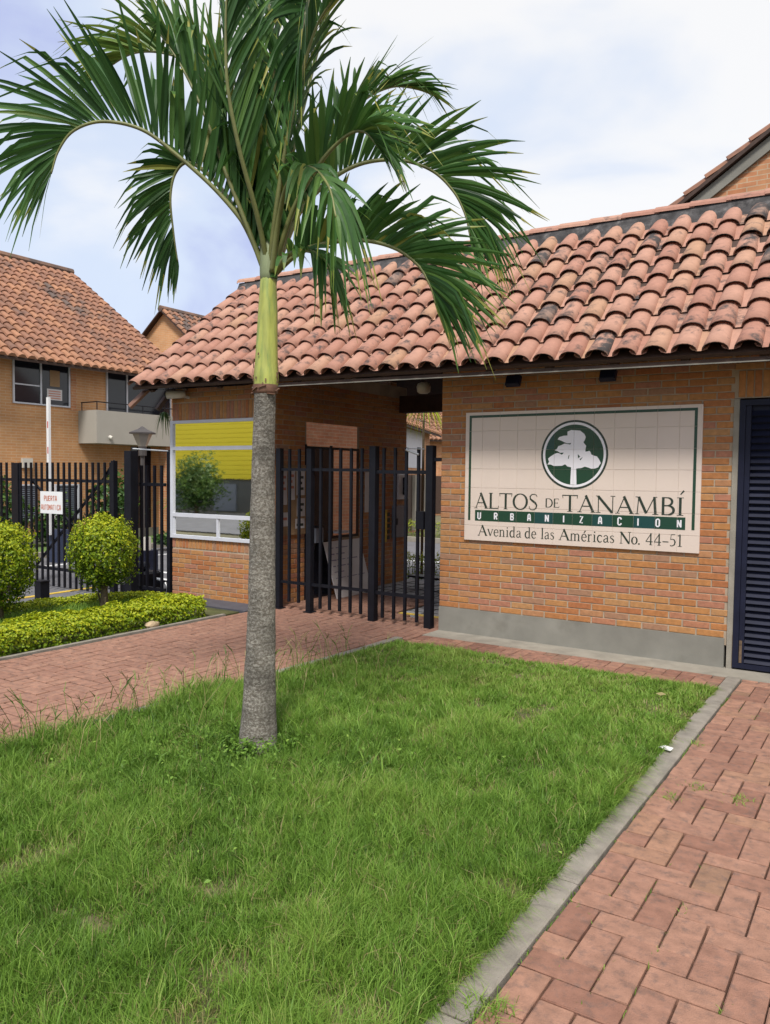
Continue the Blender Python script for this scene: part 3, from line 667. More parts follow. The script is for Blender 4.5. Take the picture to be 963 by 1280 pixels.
for k in range(24):
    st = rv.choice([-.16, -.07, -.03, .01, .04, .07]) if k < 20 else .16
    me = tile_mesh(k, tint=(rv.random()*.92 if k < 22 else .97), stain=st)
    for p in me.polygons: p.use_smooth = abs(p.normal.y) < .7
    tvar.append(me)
ang = math.atan2(RZ-2.78, RY-EY)
slopeL = math.hypot(RZ-2.78, RY-EY)
def roof_pt(x, s):
    f = s/slopeL; return Vector((x, EY+(RY-EY)*f, ez(x)+(RZ-ez(x))*f))
PITCH, EXPO, NC = .2505, .336, 8
cols = int((XE-XL)/PITCH); cnt = 0; extra = MB()
for i in range(cols):
    x = XL+.1+PITCH*i
    for c in range(NC):
        p = roof_pt(x+random.uniform(-.006, .006), c*EXPO+random.uniform(-.008, .008)+.0); p += Vector((0, -math.sin(ang), math.cos(ang)))*(.028)
        rot = (ang+random.uniform(-.012, .012), random.uniform(-.02, .02), random.uniform(-.018, .018))
        # weathering: heavier in the middle and right of the roof
        wgt = noise.noise(Vector((x*.9, c*.55, 2.2)))
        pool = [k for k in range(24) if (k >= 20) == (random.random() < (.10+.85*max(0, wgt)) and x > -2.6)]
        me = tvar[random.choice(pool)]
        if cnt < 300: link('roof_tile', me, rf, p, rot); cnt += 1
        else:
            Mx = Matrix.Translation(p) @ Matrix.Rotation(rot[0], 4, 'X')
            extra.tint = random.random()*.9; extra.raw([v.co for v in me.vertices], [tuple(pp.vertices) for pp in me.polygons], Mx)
extra.build('roof_tiles', M_tile, rf, kind='stuff')
# pan tiles: concave channels between the covers
pt = MB()
for i in range(-1, cols):
    x = XL+.1+PITCH*(i+.5)
    if i < 0: continue
    for c in range(NC):
        pt.tint = random.random()*.9; pt.stain = random.choice([-.2, -.1, .0, .10])
        n = 5; A = []
        for s_, w_, up in ((c*EXPO-.0, .078, .014), (c*EXPO+.36, .09, -.004)):
            p = roof_pt(x, s_)
            for k in range(n+1):
                a = PI*k/n; lx, lz = -math.cos(a)*w_, -math.sin(a)*.042+.042+up+.016
                A.append(p+Vector((lx, -math.sin(ang)*lz, math.cos(ang)*lz)))
        pt.raw(A, [(k, k+1, n+2+k, n+1+k) for k in range(n)])
pt.build('pan_tiles', M_tile, rf, kind='stuff')
# back slope, decking, mortar band and ridge caps
dk = MB()
a0, a1 = roof_pt(XL+.04, .0), roof_pt(XE, .0); r0_, r1_ = roof_pt(XL+.04, slopeL), roof_pt(XE, slopeL)
n_ = Vector((0, -math.sin(ang), math.cos(ang)))
dk.raw([a0, a1, r1_, r0_, a0-n_*.035, a1-n_*.035, r1_-n_*.035, r0_-n_*.035], [(0,1,2,3),(7,6,5,4),(0,4,5,1),(3,2,6,7),(1,5,6,2),(0,3,7,4)])
bk = 2*RY-EY
dk.raw([(XL+.04, RY, RZ), (XE, RY, RZ), (XE, bk, 2.82), (XL+.04, bk, 2.82), (XL+.04, RY, RZ-.05), (XE, RY, RZ-.05), (XE, bk, 2.77), (XL+.04, bk, 2.77)], [(3,2,1,0),(4,5,6,7),(3,7,6,2),(0,4,7,3),(1,2,6,5)])
dk.build('roof_deck', M_wood, rf)
mbd = MB(); y0, z0 = RY-.20, RZ-.155
mbd.raw([(XL, y0, z0), (XE, y0, z0), (XE, RY-.10, RZ+.06), (XL, RY-.10, RZ+.06), (XL, RY+.2, z0), (XE, RY+.2, z0), (XE, RY+.10, RZ+.06), (XL, RY+.10, RZ+.06)], [(0,1,2,3),(3,2,6,7),(7,6,5,4),(0,3,7,4)])
mbd.build('ridge_mortar', M_ridgemortar, rf)
x = XL-.03; rk = random.Random(2)
while x < XE:
    b = MB(); b.tint = rk.random()*.8; b.stain = rk.choice([-.12, -.05, 0.02]); n = 8; v = []
    for xx, r in ((x, .128), (x+.42, .118)):
        for k in range(n+1): a = PI*k/n; v.append((xx, RY-math.cos(a)*r, RZ+.052+math.sin(a)*.085+(.012 if xx == x else 0)))
    for xx, r in ((x, .112),):
        for k in range(n+1): a = PI*k/n; v.append((xx, RY-math.cos(a)*r, RZ+.050+math.sin(a)*.07))
    b.raw(v, [(k+1, k, n+1+k, n+2+k) for k in range(n)]+[(k, k+1, 2*n+3+k, 2*n+2+k) for k in range(n)])
    b.build('ridge_tile', M_tile, rf, smooth=False); x += .372
# eave fascia, beam over the gate, rafters, verge bracket
q = MB(); z_l, z_r = ez(-2.3)-.02, ez(XE)-.02
z_l -= .02; z_r -= .02
q.raw([(-2.3, EY+.035, z_l-.04), (XE, EY+.035, z_r-.04), (XE, EY+.035, z_r), (-2.3, EY+.035, z_l), (-2.3, EY+.06, z_l-.04), (XE, EY+.06, z_r-.04), (XE, EY+.06, z_r), (-2.3, EY+.06, z_l)], [(0,1,2,3),(7,6,5,4),(0,4,5,1),(3,2,6,7),(0,3,7,4),(1,5,6,2)])
q.build('fascia', M_wood, rf)
q = MB(); q.bar((-2.3, EY+.03, z_l-.036), (XE, EY+.03, z_r-.036), .012, .010); q.build('drip_edge', M_plinth, rf)
box('roof_post', M_wood, rf, .02, .16, 3.07, 3.21, -.1, 2.69); box('roof_post', M_wood, rf, 5.9, 6.04, 3.07, 3.21, -.1, 2.69)
box('lintel_beam', M_wood, rf, XR, 6.2, 3.05, 3.25, 2.69, 2.95)
for xx in np.arange(-4.2, 6.2, .62):
    b = MB(); p0 = roof_pt(xx, .08)-n_*.085; p1 = roof_pt(xx, slopeL-.05)-n_*.085; b.bar(p0, p1, .07, .10, n_); b.build('rafter', M_wood, rf)
b = MB(); b.bar((-4.33, -.36, 2.83), (-4.52, -.52, 2.58), .035, .12, (0, .6, .8)); b.build('eave_bracket', M_wood2, rf)
b = MB(); b.bar((-4.20, -.05, 2.86), (-4.32, -.22, 2.56), .05, .16, (0, .6, .8)); b.build('eave_bracket', M_wood, rf)
b = MB(); b.poly([(XL+.05, -.5, 2.79), (XR, -.5, 2.76), (XR, 0.0, 2.86), (XL+.05, 0, 2.86)]); b.build('eave_soffit', M_wood, rf)
# lamp, floodlights, camera
gl = thing('globe_lamp', 'small pale globe lamp hanging under the roof above the gate', 'lamp', (-.60, .62, 2.72))
b = MB(); b.tube([(-.6, .62, 2.68), (-.6, .62, 2.70), (-.6, .62, 2.76), (-.6, .62, 2.80), (-.6, .62, 2.815)], [.05, .078, .086, .07, .03], 14); b.build('globe', M_cctv, gl, smooth=True)
b = MB(); b.tube([(-.6, .62, 2.815), (-.6, .62, 3.45)], .012, 6); b.build('stem', M_lampm, gl)
for x, lab in ((.905, 'small dark floodlight under the eave above the left half of the sign'), (1.87, 'small dark floodlight under the eave above the right half of the sign')):
    fl = thing('floodlight', lab, 'floodlight', (x, -.1, 2.74), 'floodlights under the eave')
    b = MB(); b.cbox(-.075, .075, -.055, .055, -.03, .03, .01, Matrix.Translation((x, -.16, 2.665)) @ Matrix.Rotation(math.radians(65), 4, 'X')); b.build('housing', M_navy, fl)
    b = MB(); b.bar((x, -.14, 2.69), (x, 0.02, 2.80), .03, .02); b.build('bracket', M_black, fl)
cc = thing('security_camera', 'cream bullet security camera on the corner of the guard booth', 'camera', (-4.1, -.1, 2.76))
b = MB(); b.tube([(-3.93, -.07, 2.765), (-4.00, -.13, 2.76), (-4.13, -.22, 2.755)], [.045, .055, .058], 12); b.build('body', M_cctv, cc, smooth=True)
b = MB(); b.tube([(-4.131, -.221, 2.755), (-4.15, -.235, 2.754)], [.044, .040], 12); b.build('lens', M_dglass, cc)
b = MB(); b.bar((-3.96, -.08, 2.74), (-3.94, .02, 2.72), .03, .03); b.build('mount', M_alu, cc)

# ------------------------------------------------------------------ railings and gates
def post(parent, x, y, z0, z1, w, name='post'): return box(name, M_black, parent, x-w/2, x+w/2, y-w/2, y+w/2, z0, z1)
barm = {}
def bars(parent, xs, y, z0, z1, w=.03):
    key = (round(z1-z0, 3), w)
    if key not in barm:
        b = MB(); b.box(-w/2, w/2, -w/2, w/2, 0, z1-z0); barm[key] = b.mesh('bar', M_black)
    for x in xs: link('bar', barm[key], parent, (x, y, z0))
def rail(parent, x0, x1, y, z, w=.035): return box('rail', M_black, parent, x0, x1, y-w*.35, y+w*.35, z-w/2, z+w/2)
ra = thing('entrance_railing', 'black steel railing across the passage left of the pedestrian gate', 'railing', (-1.6, 0, 0), kind='thing')
post(ra, -2.315, 0, 0, 2.02, .07); post(ra, -1.822, 0, 0, 2.01, .072)
bars(ra, (-2.152, -1.998), 0, .10, 2.01); bars(ra, (-1.66, -1.516, -1.365, -1.21, -1.057), 0, .06, 2.01)
for z in (1.755, .345): rail(ra, -2.28, -1.858, 0, z); rail(ra, -1.786, -.93, 0, z)
for x in (-2.315, -1.822):
    box('base_plate', M_black, ra, x-.06, x+.06, -.06, .06, 0, .012)
pg = thing('pedestrian_gate', 'black barred pedestrian gate next to the sign wall', 'gate', (-.5, 0, 0), kind='thing')
post(pg, -.885, 0, 0, 2.03, .085); post(pg, -.13, 0, 0, 2.03, .085)
post(pg, -.80, .03, .05, 2.0, .03, 'gate_stile') if 0 else None
bars(pg, (-.75, -.596, -.447, -.288), 0, .05, 2.01)
for z in (1.735, .335): rail(pg, -.842, -.173, 0, z, .04)
rail(pg, -.087, .0, 0, 1.875, .04)
b = MB(); b.tube([(-.44, -.02, 1.985), (-.27, -.03, 1.93)], .014, 6); b.tube([(-.44, -.02, 2.0), (-.20, -.02, 1.99)], .007, 6); b.build('door_closer', M_steel, pg)
box('lock_box', M_black, pg, -.30, -.20, -.03, .03, 1.10, 1.30)
vg = thing('vehicle_gate', 'wide black barred vehicle gate with diagonal braces across the driveway', 'gate', (-6.5, -.33, 0), kind='thing')
vx = [-8.33, -8.18, -8.04, -7.893, -7.738, -7.572, -7.356, -7.2155, -7.077, -6.9475, -6.804, -6.663, -6.527, -6.389, -6.25, -6.115, -5.972, -5.848, -5.708, -5.570, -5.441, -5.30, -5.167]
bars(vg, vx, -.33, -.045, 1.835, .029)
for z in (1.565, .22): rail(vg, -8.4, -5.12, -.315, z, .045)
box('gate_stile', M_black, vg, -7.56, -7.39, -.36, -.29, -.05, 1.83); box('gate_stile', M_black, vg, -5.13, -5.07, -.36, -.29, -.05, 1.86)
for a, b_ in (((-7.1, 1.55), (-6.1, .9)), ((-7.0, .25), (-5.13, 1.80)), ((-5.13, 1.86), (-5.40, 1.56))):
    b = MB(); b.bar((a[0], -.295, a[1]), (b_[0], -.295, b_[1]), .03, .03, (0, 1, 0)); b.build('brace', M_black, vg)
gs = thing('gate_sign', 'white metal plate with faded red words PUERTA AUTOMATICA on the vehicle gate', 'sign', (-6.52, -.37, 1.06))
box('plate', M_white, gs, -6.79, -6.242, -.366, -.358, 1.062, 1.396)
ti = Ink()
def sans(ink, txt, x0, x1, zb, h, w):
    n = len(txt); s = (x1-x0)/n
    for i, c in enumerate(txt):
        for st in U[c]: ink.stroke([(x0+s*i+px*s*1.3, zb+pz*h) for px, pz in st], w)
sans(ti, 'PUERTA', -6.69, -6.36, 1.255, .075, .015); sans(ti, 'AUTOMATICA', -6.765, -6.265, 1.12, .075, .013)
ti.build('lettering', M_ltext, gs, y=-.3675, cut=False, ox=0, oz=0)
sf_ = thing('side_railing', 'black steel railing panel between the gate post and the guard booth', 'railing', (-4.5, -.2, 0), kind='thing')
box('gate_post', M_black, sf_, -4.93, -4.79, -.29, -.16, -.12, 2.0)
bars(sf_, (-4.85, -4.737, -4.576, -4.43), -.05, -.04, 1.80, .033); post(sf_, -4.345, .02, -.1, 2.02, .06)
for z in (1.53, .05): rail(sf_, -4.9, -4.36, -.045, z, .045)
b = MB(); b.tube([(-4.85, -.2, 2.03), (-4.34, -.0, 2.0)], .012, 6); b.build('tie_rod', M_steel, sf_)
bo = thing('bollard', 'short black steel bollard at the driveway edge behind the golden hedge', 'bollard', (-5.19, -1.40, -.1)); box('body', M_black, bo, -5.255, -5.125, -1.465, -1.335, -.12, .25); box('cap', M_black, bo, -5.262, -5.118, -1.472, -1.328, .25, .265)
gm = thing('gate_motor', 'black gate motor with a bent steel guard hoop behind the side railing', 'motor', (-5.2, .5, -.1))
b = MB(); b.cbox(-5.52, -5.20, .28, .62, -.11, .20, .03); b.build('housing', M_black, gm)
b = MB(); b.tube([(-5.85, .36, .10), (-5.6, .40, .14), (-5.10, .50, .08), (-5.0, .52, .03), (-4.97, .53, -.03), (-4.965, .53, -.12)], .027, 8); b.build('guard_hoop', M_steel, gm, smooth=True)
b = MB(); b.bar((-5.85, .36, .09), (-5.0, .52, .05), .05, .05); b.bar((-5.7, .4, .08), (-5.95, .2, -.12), .04, .04); b.build('arm', M_black, gm)
b = MB(); b.tube([(-5.45, .42, .2), (-5.42, .42, .27), (-5.3, .44, .29)], [.10, .09, .05], 10); b.build('cover', M_black, gm)
dr = thing('black_drum', 'dark cylinder base standing by the gate post behind the round bush', 'drum', (-5.15, -.02, -.1)); b = MB(); b.tube([(-5.12, -.05, -.12), (-5.12, -.05, .08), (-5.12, -.05, .09)], [.13, .13, .11], 14); b.build('body', M_black, dr)
ap = thing('access_pedestal', 'dark access control pedestal with a white reader box on top', 'pedestal', (-7.2, 1.95, -.1))
box('cabinet', M_navy, ap, -7.33, -7.0, 1.85, 2.1, -.12, .30); box('reader', M_cctv, ap, -7.16, -7.07, 1.9, 2.0, .30, .54)
bb = thing('boom_barrier', 'raised white boom barrier with red bands on a blue cabinet', 'barrier', (-9.6, 2.2, -.1))
def vline(x, y, z0, z1, r, mb): mb.tube([(x, y, z0), (x, y, z1)], r, 8)
BX, BY = -9.78, 1.78
box('cabinet', M_blue, bb, BX-.18, BX+.18, BY+.06, BY+.34, -.12, .55)
b = MB(); b.box(BX-.035, BX+.035, BY-.02, BY+.03, .45, 3.15); b.build('boom', M_white, bb)
for z in (1.05, 1.55, 2.05, 2.55): box('red_band', M_red, bb, BX-.005, BX+.022, BY-.0235, BY-.0205, z, z+.13)

# ------------------------------------------------------------------ houses
def house(name, label, ox, oy, rotdeg, L, D, hw, tan, ov, wallm, zb=-.15, side_ov=.2, tiles=True):
    """local x along the front, y into the house; gables at both ends"""
    Mx = Matrix.Translation((ox, oy, 0)) @ Matrix.Rotation(math.radians(rotdeg), 4, 'Z')
    h = thing(name, label, 'house', (ox, oy, 0), kind='thing')
    zr = hw+tan*D/2
    b = MB(); b.raw([(0,0,zb),(L,0,zb),(L,D,zb),(0,D,zb),(0,0,hw),(L,0,hw),(L,D,hw),(0,D,hw),(0,D/2,zr),(L,D/2,zr)], [(0,1,5,4),(2,3,7,6),(1,2,6,9,5),(3,0,4,8,7)], Mx); b.build('wall', wallm, h)
    b = MB(); t = .06
    e0 = hw-tan*ov+.02; zr2 = zr+.02
    for sgn, y0, yr in ((1, -ov, D/2), (-1, D+ov, D/2)):
        v = [(-side_ov, y0, e0), (L+side_ov, y0, e0), (L+side_ov, yr, zr2), (-side_ov, yr, zr2)]
        v += [(x, y, z+t) for x, y, z in v]; b.raw(v, [(0,1,2,3),(7,6,5,4),(0,4,5,1),(1,5,6,2),(3,7,4,0)], Mx)
    b.build('roof_deck', M_wood, h)
    if tiles:
        b = MB(); sl = math.hypot(D/2+ov, zr2-e0); an = math.atan2(zr2-e0, D/2+ov); rr = random.Random(name)
        nc = int((L+2*side_ov)/.235); pw_ = (L+2*side_ov+.04)/nc; nr = int(sl/.33)
        n = 5
        for side in ((0, 1) if tiles == 2 else (0,)):
            for i in range(nc):
                for c in range(nr):
                    x = -side_ov-.02+pw_*(i+.5); wv = noise.noise(Vector((i*.11+7, c*.13, len(name))))
                    b.tint = min(.999, max(0, rr.random()*.75+(.5 if wv > .28 and rr.random() < .6 else 0))); b.stain = wv*.25-.05
                    if c == 0: b.tint = .55+rr.random()*.3; b.stain = -.3
                    s0 = c*.33-.02; A = []
                    for s_, r_, up in ((s0, .098, .055), (s0+.40, .08, .012)):
                        yy, zz = -ov+s_*math.cos(an), e0+t+s_*math.sin(an)
                        for k in range(n+1):
                            a = PI*k/n; lx, lz = -math.cos(a)*r_, math.sin(a)*.085+up-.03
                            y_ = yy-math.sin(an)*lz; 
                            if side: y_ = D-y_
                            A.append((x+lx, y_, zz+math.cos(an)*lz))
                    F_ = [(k, k+1, n+2+k, n+1+k) for k in range(n)]+[tuple(range(n, -1, -1))]
                    b.raw(A, F_, Mx)
        b.build('roof_tiles', M_ftile, h, kind='stuff')
    b = MB(); b.tint = .9; b.stain = .1; b.tube([Mx @ Vector((-side_ov-.02, D/2, zr2+t+.02)), Mx @ Vector((L+side_ov+.02, D/2, zr2+t+.02))], .12, 8); b.build('ridge_cap', M_ftile, h)
    return h, Mx, zr
def lbox(name, m_, h, Mx, *b_, **k):
    q = MB(); q.box(*b_, M=Mx); return q.build(name, m_, h, **k)
# house A, left: local x = world y + 4, local y = -(world x) - 12.74
HA, MA, _ = house('brick_house', 'two storey brick house with tiled roof and balcony at the left edge', -12.74, -4, 90, 11.6, 9.58, 4.50, .685, .54, M_fbrick)
def wA(y0, y1, z0, z1, split=(), sill=True, blind=False):
    a0, a1 = y0+4, y1+4
    w_ = MB()
    for a in ((a0, a0+.035, z0, z1), (a1-.035, a1, z0, z1), (a0+.035, a1-.035, z0, z0+.035), (a0+.035, a1-.035, z1-.035, z1)): w_.box(a[0], a[1], -.04, .03, a[2], a[3], MA)
    for s in split: w_.box(s+4-.02, s+4+.02, -.035, .03, z0+.035, z1-.035, MA)
    fr_ = w_.build('window', M_alu, HA)
    lbox('pane', M_dglass, fr_, MA, a0+.035, a1-.035, -.008, .02, z0+.035, z1-.035)
    return fr_
w1 = wA(2.86, 4.33, 3.25, 4.32, (3.56,))
lbox('transom', M_alu, w1, MA, 6.91, 7.53, -.03, .01, 3.68, 3.71)
lbox('poster', M_paper, w1, MA, 7.72, 8.12, -.016, -.009, 3.40, 3.66); lbox('poster', M_cork, w1, MA, 7.80, 8.06, -.016, -.009, 3.72, 4.10)
q = MB(); [q.box(7.76, 8.08, -.018, -.0165, 3.43+.055*k, 3.455+.055*k, MA) for k in range(4)]; q.build('poster_print', M_ltext, w1)
lbox('return_jamb', M_fbrick2, HA, MA, 8.36, 8.52, -.012, .06, 3.2, 4.45)
w2 = wA(5.38, 7.5, 3.12, 4.32, (6.02,))
for y0, y1 in ((2.92, 3.44), (3.90, 4.56)):
    ww = wA(y0, y1, .55, 1.40)
    q = MB(); [q.box(y0+4.06, y1+3.94, -.02, -.012, .62+.05*k, .65+.05*k, MA) for k in range(15)]; q.build('blind', M_frost, ww)
lbox('lamp_box', M_cctv, HA, MA, 7.05, 7.30, -.08, .0, 1.78, 2.0)
lbox('plinth', M_plinth, HA, MA, -.02, 11.62, -.03, .0, -.15, .22)
ba = MB(); ba.box(8.574, 11.58, -.71, 0.0, 2.40, 3.20, MA); bal = ba.build('balcony', M_balc, HA)
q = MB(); bpts = [MA @ Vector(p) for p in ((8.62, -.05, 3.40), (8.62, -.66, 3.40), (11.5, -.66, 3.40))]
q.tube(bpts, .015, 6)
for p in ((8.62, -.08), (8.62, -.66), (10.0, -.66)): q.tube([MA @ Vector((p[0], p[1], 3.2)), MA @ Vector((p[0], p[1], 3.4))], .012, 6)
q.build('balcony_rail', M_black, bal)
q = MB(); q.tube([MA @ Vector((8.95, -.71, 2.56)), MA @ Vector((8.95, -.80, 2.53))], [.05, .035], 10); q.build('spotlight', M_cctv, bal)
lbox('entrance_recess', M_dglass, HA, MA, 10.15, 10.80, -.015, .01, -.1, 2.38); lbox('brick_column', M_fbrick2, HA, MA, 10.82, 11.12, -.6, -.3, -.1, 2.4); lbox('entrance_recess', M_dglass, HA, MA, 11.14, 11.55, -.016, .01, -.1, 2.38)
HC, MC, _ = house('brick_house', 'distant brick house showing only its gable between two roofs', -14.6, 12, 90, 8, 7.0, 4.7, .79, .4, M_fbrick)
HD, MD, _ = house('brick_house', 'tall brick house with gable rising behind the gatehouse at the right', .35, 12.2, -90, 8.2, 8.8, 4.62, .684, .35, M_fbrick2, side_ov=.12)
q = MB()
for (ya, za, yb, zb_) in ((0.0, 4.62-.02, 4.4, 4.62+.684*4.4-.02),):
    q.raw([(8.206, ya-.3, za-.3*.684-.16), (8.206, yb, zb_-.16), (8.206, yb, zb_+.02), (8.206, ya-.3, za-.3*.684+.02), (8.25, ya-.3, za-.3*.684-.16), (8.25, yb, zb_-.16), (8.25, yb, zb_+.02), (8.25, ya-.3, za-.3*.684+.02)], [(0,3,2,1),(4,5,6,7),(0,1,5,4)], MD)
q.build('verge_mortar', M_plinth, HD)
HB, MB_, _ = house('brick_house', 'small tiled house seen through the pedestrian gate passage', -7.75, 11.0, 110, 6.4, 6, 3.28, .55, .4, M_fbrick2)
lbox('window', M_curt, HB, MB_, 1.2, 4.9, -.02, .01, 1.95, 3.15); lbox('shaded_porch', M_wood, HB, MB_, .4, 6.3, -.03, .01, -.05, 1.72)
for k in range(3): lbox('porch_column', M_balc, HB, MB_, 1.4+1.7*k, 1.55+1.7*k, -.14, -.035, -.05, 1.72)
HE, ME, _ = house('brick_house', 'farther tiled house behind the small house beyond the gate passage', -15.5, 22, 60, 14, 8, 3.55, .62, .45, M_fbrick2)
lbox('shaded_porch', M_wood, HE, ME, .5, 9, -.03, .01, -.05, 1.7)
# across the street (seen mirrored in the booth window)
yb = thing('yellow_building', 'yellow corrugated building mirrored in the guard booth window', 'building', (-27, -21, 0), kind='thing')
q = MB(); q.box(-60, -6, -26, -20.1, -.16, 1.45); q.build('ground_floor', M_gbld, yb)
q = MB()
nn = 13
for k in range(nn):
    z0, z1 = 1.45+2.85*k/nn, 1.45+2.85*(k+1)/nn; q.poly([(-60, -20.0, z0), (-60, -20.0-.0, z1-.05), (-6, -20.0, z1-.05), (-6, -20.0, z0)]); q.poly([(-60, -20.0, z1-.05), (-60, -20.03, z1), (-6, -20.03, z1), (-6, -20.0, z1-.05)])
q.box(-60, -6, -26, -20.06, 1.45, 4.30); q.build('corrugated_wall', M_ybld, yb)
for xx in (-30, -27.4, -23.8, -21.0, -18): box('shutter', M_frost, yb, xx, xx+1.5, -20.1, -20.04, -.1, 1.2)

# ------------------------------------------------------------------ vegetation helpers
def leaf_cloud(name, pts, nrm, size, tint, m_, parent, kind=None, fold=.25):
    """one small folded leaf per point (two triangles each side of the midrib)"""
    n = len(pts); pts = np.asarray(pts); nrm = np.asarray(nrm)+rng.normal(0, .55, (n, 3)); nrm /= np.linalg.norm(nrm, axis=1, keepdims=True)
    t = rng.normal(0, 1, (n, 3)); t -= nrm*(t*nrm).sum(1, keepdims=True); t /= np.linalg.norm(t, axis=1, keepdims=True); s = np.cross(nrm, t)
    sz = size*rng.uniform(.65, 1.3, (n, 1)); w = sz*.30
    a = pts-t*sz*.5; b = pts+t*sz*.5; c = pts+s*w+nrm*w*fold*2; d = pts-s*w+nrm*w*fold*2
    V = np.stack([a, d, b, c], 1).reshape(-1, 3); i = np.arange(n)*4
    Fc = np.concatenate([np.stack([i, i+1, i+2], 1), np.stack([i, i+2, i+3], 1)]); tt = np.concatenate([tint, tint])
    return link(name, np_mesh(name, V, Fc, tt, m_), parent, kind=kind)
def ball_pts(n, c, rad, inner=.62, squ=2.6, seed=0, lump=.12):
    d = rng.normal(0, 1, (n, 3)); d /= np.linalg.norm(d, axis=1, keepdims=True)
    k = (np.abs(d)**squ).sum(1)**(-1/squ)
    lum = np.array([1+lump*noise.noise(Vector(x*2.6)+Vector((seed, 0, 0)))+lump*.6*noise.noise(Vector(x*6.5)+Vector((0, seed, 0))) for x in d])
    r = rng.uniform(inner, 1, n)**.6
    return np.array(c)+d*(k*lum*r)[:, None]*np.array(rad), d, r
def topiary(label, x, y, zc, rad, zt, seed, lean=0):
    t = thing('round_bush', label, 'bush', (x, y, 0), 'clipped round bushes along the path', kind='thing')
    n = 10500
    p, d, r = ball_pts(n, (x+lean, y, zc), rad, inner=.55, seed=seed, lump=.24)
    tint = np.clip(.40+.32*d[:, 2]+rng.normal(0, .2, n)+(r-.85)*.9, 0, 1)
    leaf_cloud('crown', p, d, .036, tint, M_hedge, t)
    b = MB(); rr = random.Random(seed); b.tube([(x, y, -.02), (x+.01, y, .12), (x+lean*.5, y, zt)], [.055, .045, .04], 8)
    for k in range(9): a = 2*PI*k/9; b.tube([(x+lean*.4, y, zt-.12+rr.random()*.1), (x+lean+math.cos(a)*rad[0]*.5, y+math.sin(a)*rad[1]*.5, zt+.14+.2*rr.random()), (x+lean+math.cos(a)*rad[0]*.7, y+math.sin(a)*rad[1]*.7, zc+.1*rr.random())], [.018, .012, .006], 5)
    b.tube([(x+.1, y-.05, 0), (x+.13, y-.08, .2)], .012, 5); b.tube([(x-.09, y+.05, 0), (x-.14, y+.02, .22)], .012, 5)
    b.build('trunk', M_twig, t)
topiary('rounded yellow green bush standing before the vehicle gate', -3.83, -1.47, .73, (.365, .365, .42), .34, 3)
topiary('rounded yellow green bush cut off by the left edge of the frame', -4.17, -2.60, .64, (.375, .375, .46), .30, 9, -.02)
# planting bed
q = MB(); q.box(-4.72, -2.56, -8.5, -.46, -.14, -.008); struct('planting_bed', q, M_soil)
q = MB(); q.box(-2.56, -2.505, -8.5, -.75, -.12, .012); struct('bed_edging', q, M_kerb)
def hedge(name, label, path, w, h, n, seed, dens=1):
    t = thing(name, label, 'hedge', (*path[0], 0), kind='thing'); P = []; D = []; tt = []
    seg = [math.dist(a, b_) for a, b_ in zip(path, path[1:])]; tot = sum(seg)
    for (a, b_), L in zip(zip(path, path[1:]), seg):
        k = int(n*L/tot); s = rng.uniform(0, 1, k); ax = (np.array(b_)-np.array(a))/L; nx_ = np.array((-ax[1], ax[0]))
        th = rng.uniform(-.15, PI+.15, k); rr_ = rng.uniform(.55, 1, k)**.5
        lum = np.array([1+.18*noise.noise(Vector((a[0]+ax[0]*L*si*1.0+seed, (a[1]+ax[1]*L*si)*2.6, ti*1.2)))+.16*noise.noise(Vector((seed, (a[1]+ax[1]*L*si)*7, ti*3))) for si, ti in zip(s, th)])
        cw = np.sign(np.cos(th))*np.abs(np.cos(th))**.6; sw_ = np.sign(np.sin(th))*np.abs(np.sin(th))**.6
        c2 = np.array(a)+np.outer(s*L, ax)+np.outer(cw*w*rr_*lum, nx_); z = np.maximum(.01, sw_*h*rr_*lum)
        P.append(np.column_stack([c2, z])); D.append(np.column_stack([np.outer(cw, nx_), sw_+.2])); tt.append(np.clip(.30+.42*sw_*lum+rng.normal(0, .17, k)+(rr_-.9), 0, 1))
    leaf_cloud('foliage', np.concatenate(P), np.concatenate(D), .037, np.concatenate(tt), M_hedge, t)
    b = MB(); rr = random.Random(seed)
    for (a, b_), L in zip(zip(path, path[1:]), seg):
        for k in range(int(L/.09)):
            f = rr.random(); x, y = a[0]+(b_[0]-a[0])*f+rr.uniform(-.5, .5)*w, a[1]+(b_[1]-a[1])*f+rr.uniform(-.4, .4)*w
            b.tube([(x, y, 0), (x+rr.uniform(-.05, .05), y+rr.uniform(-.05, .05), h*.8)], .006, 4)
    b.build('stems', M_twig, t, kind='stuff')
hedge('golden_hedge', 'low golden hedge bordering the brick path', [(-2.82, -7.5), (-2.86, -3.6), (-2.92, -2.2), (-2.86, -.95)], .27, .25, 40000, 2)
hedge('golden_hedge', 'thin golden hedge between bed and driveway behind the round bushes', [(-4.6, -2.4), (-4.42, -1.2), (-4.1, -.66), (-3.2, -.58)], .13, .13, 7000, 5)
hedge('clipped_hedge', 'green clipped hedge beyond the gate passage', [(-3.2, 3.65), (-1.2, 3.75), (.4, 3.8)], .2, .43, 4000, 8)
hedge('clipped_hedge', 'far clipped hedge in front of the small house', [(-9, 11.3), (-6.4, 11.6), (-4.5, 11.8)], .4, .45, 3000, 12)
st_ = thing('stone', 'pale flat stone at the foot of the golden hedge', 'stone', (-2.62, -1.75, 0)); b = MB()
p_, d_, _r = ball_pts(1, (0, 0, 0), (1, 1, 1)); bm = bmesh.new(); bmesh.ops.create_icosphere(bm, subdivisions=2, radius=1)
for v in bm.verts: v.co = Vector((-2.60, -1.78, .03))+Vector((v.co.x*.06, v.co.y*.09, v.co.z*.045))*(1+.25*noise.noise(v.co*1.7))
me = bpy.data.meshes.new('body'); bm.to_mesh(me); bm.free(); me.materials.append(mat('pale_stone', (.42, .32, .20), rough=.9, var=.2, vscale=20)); link('body', me, st_)
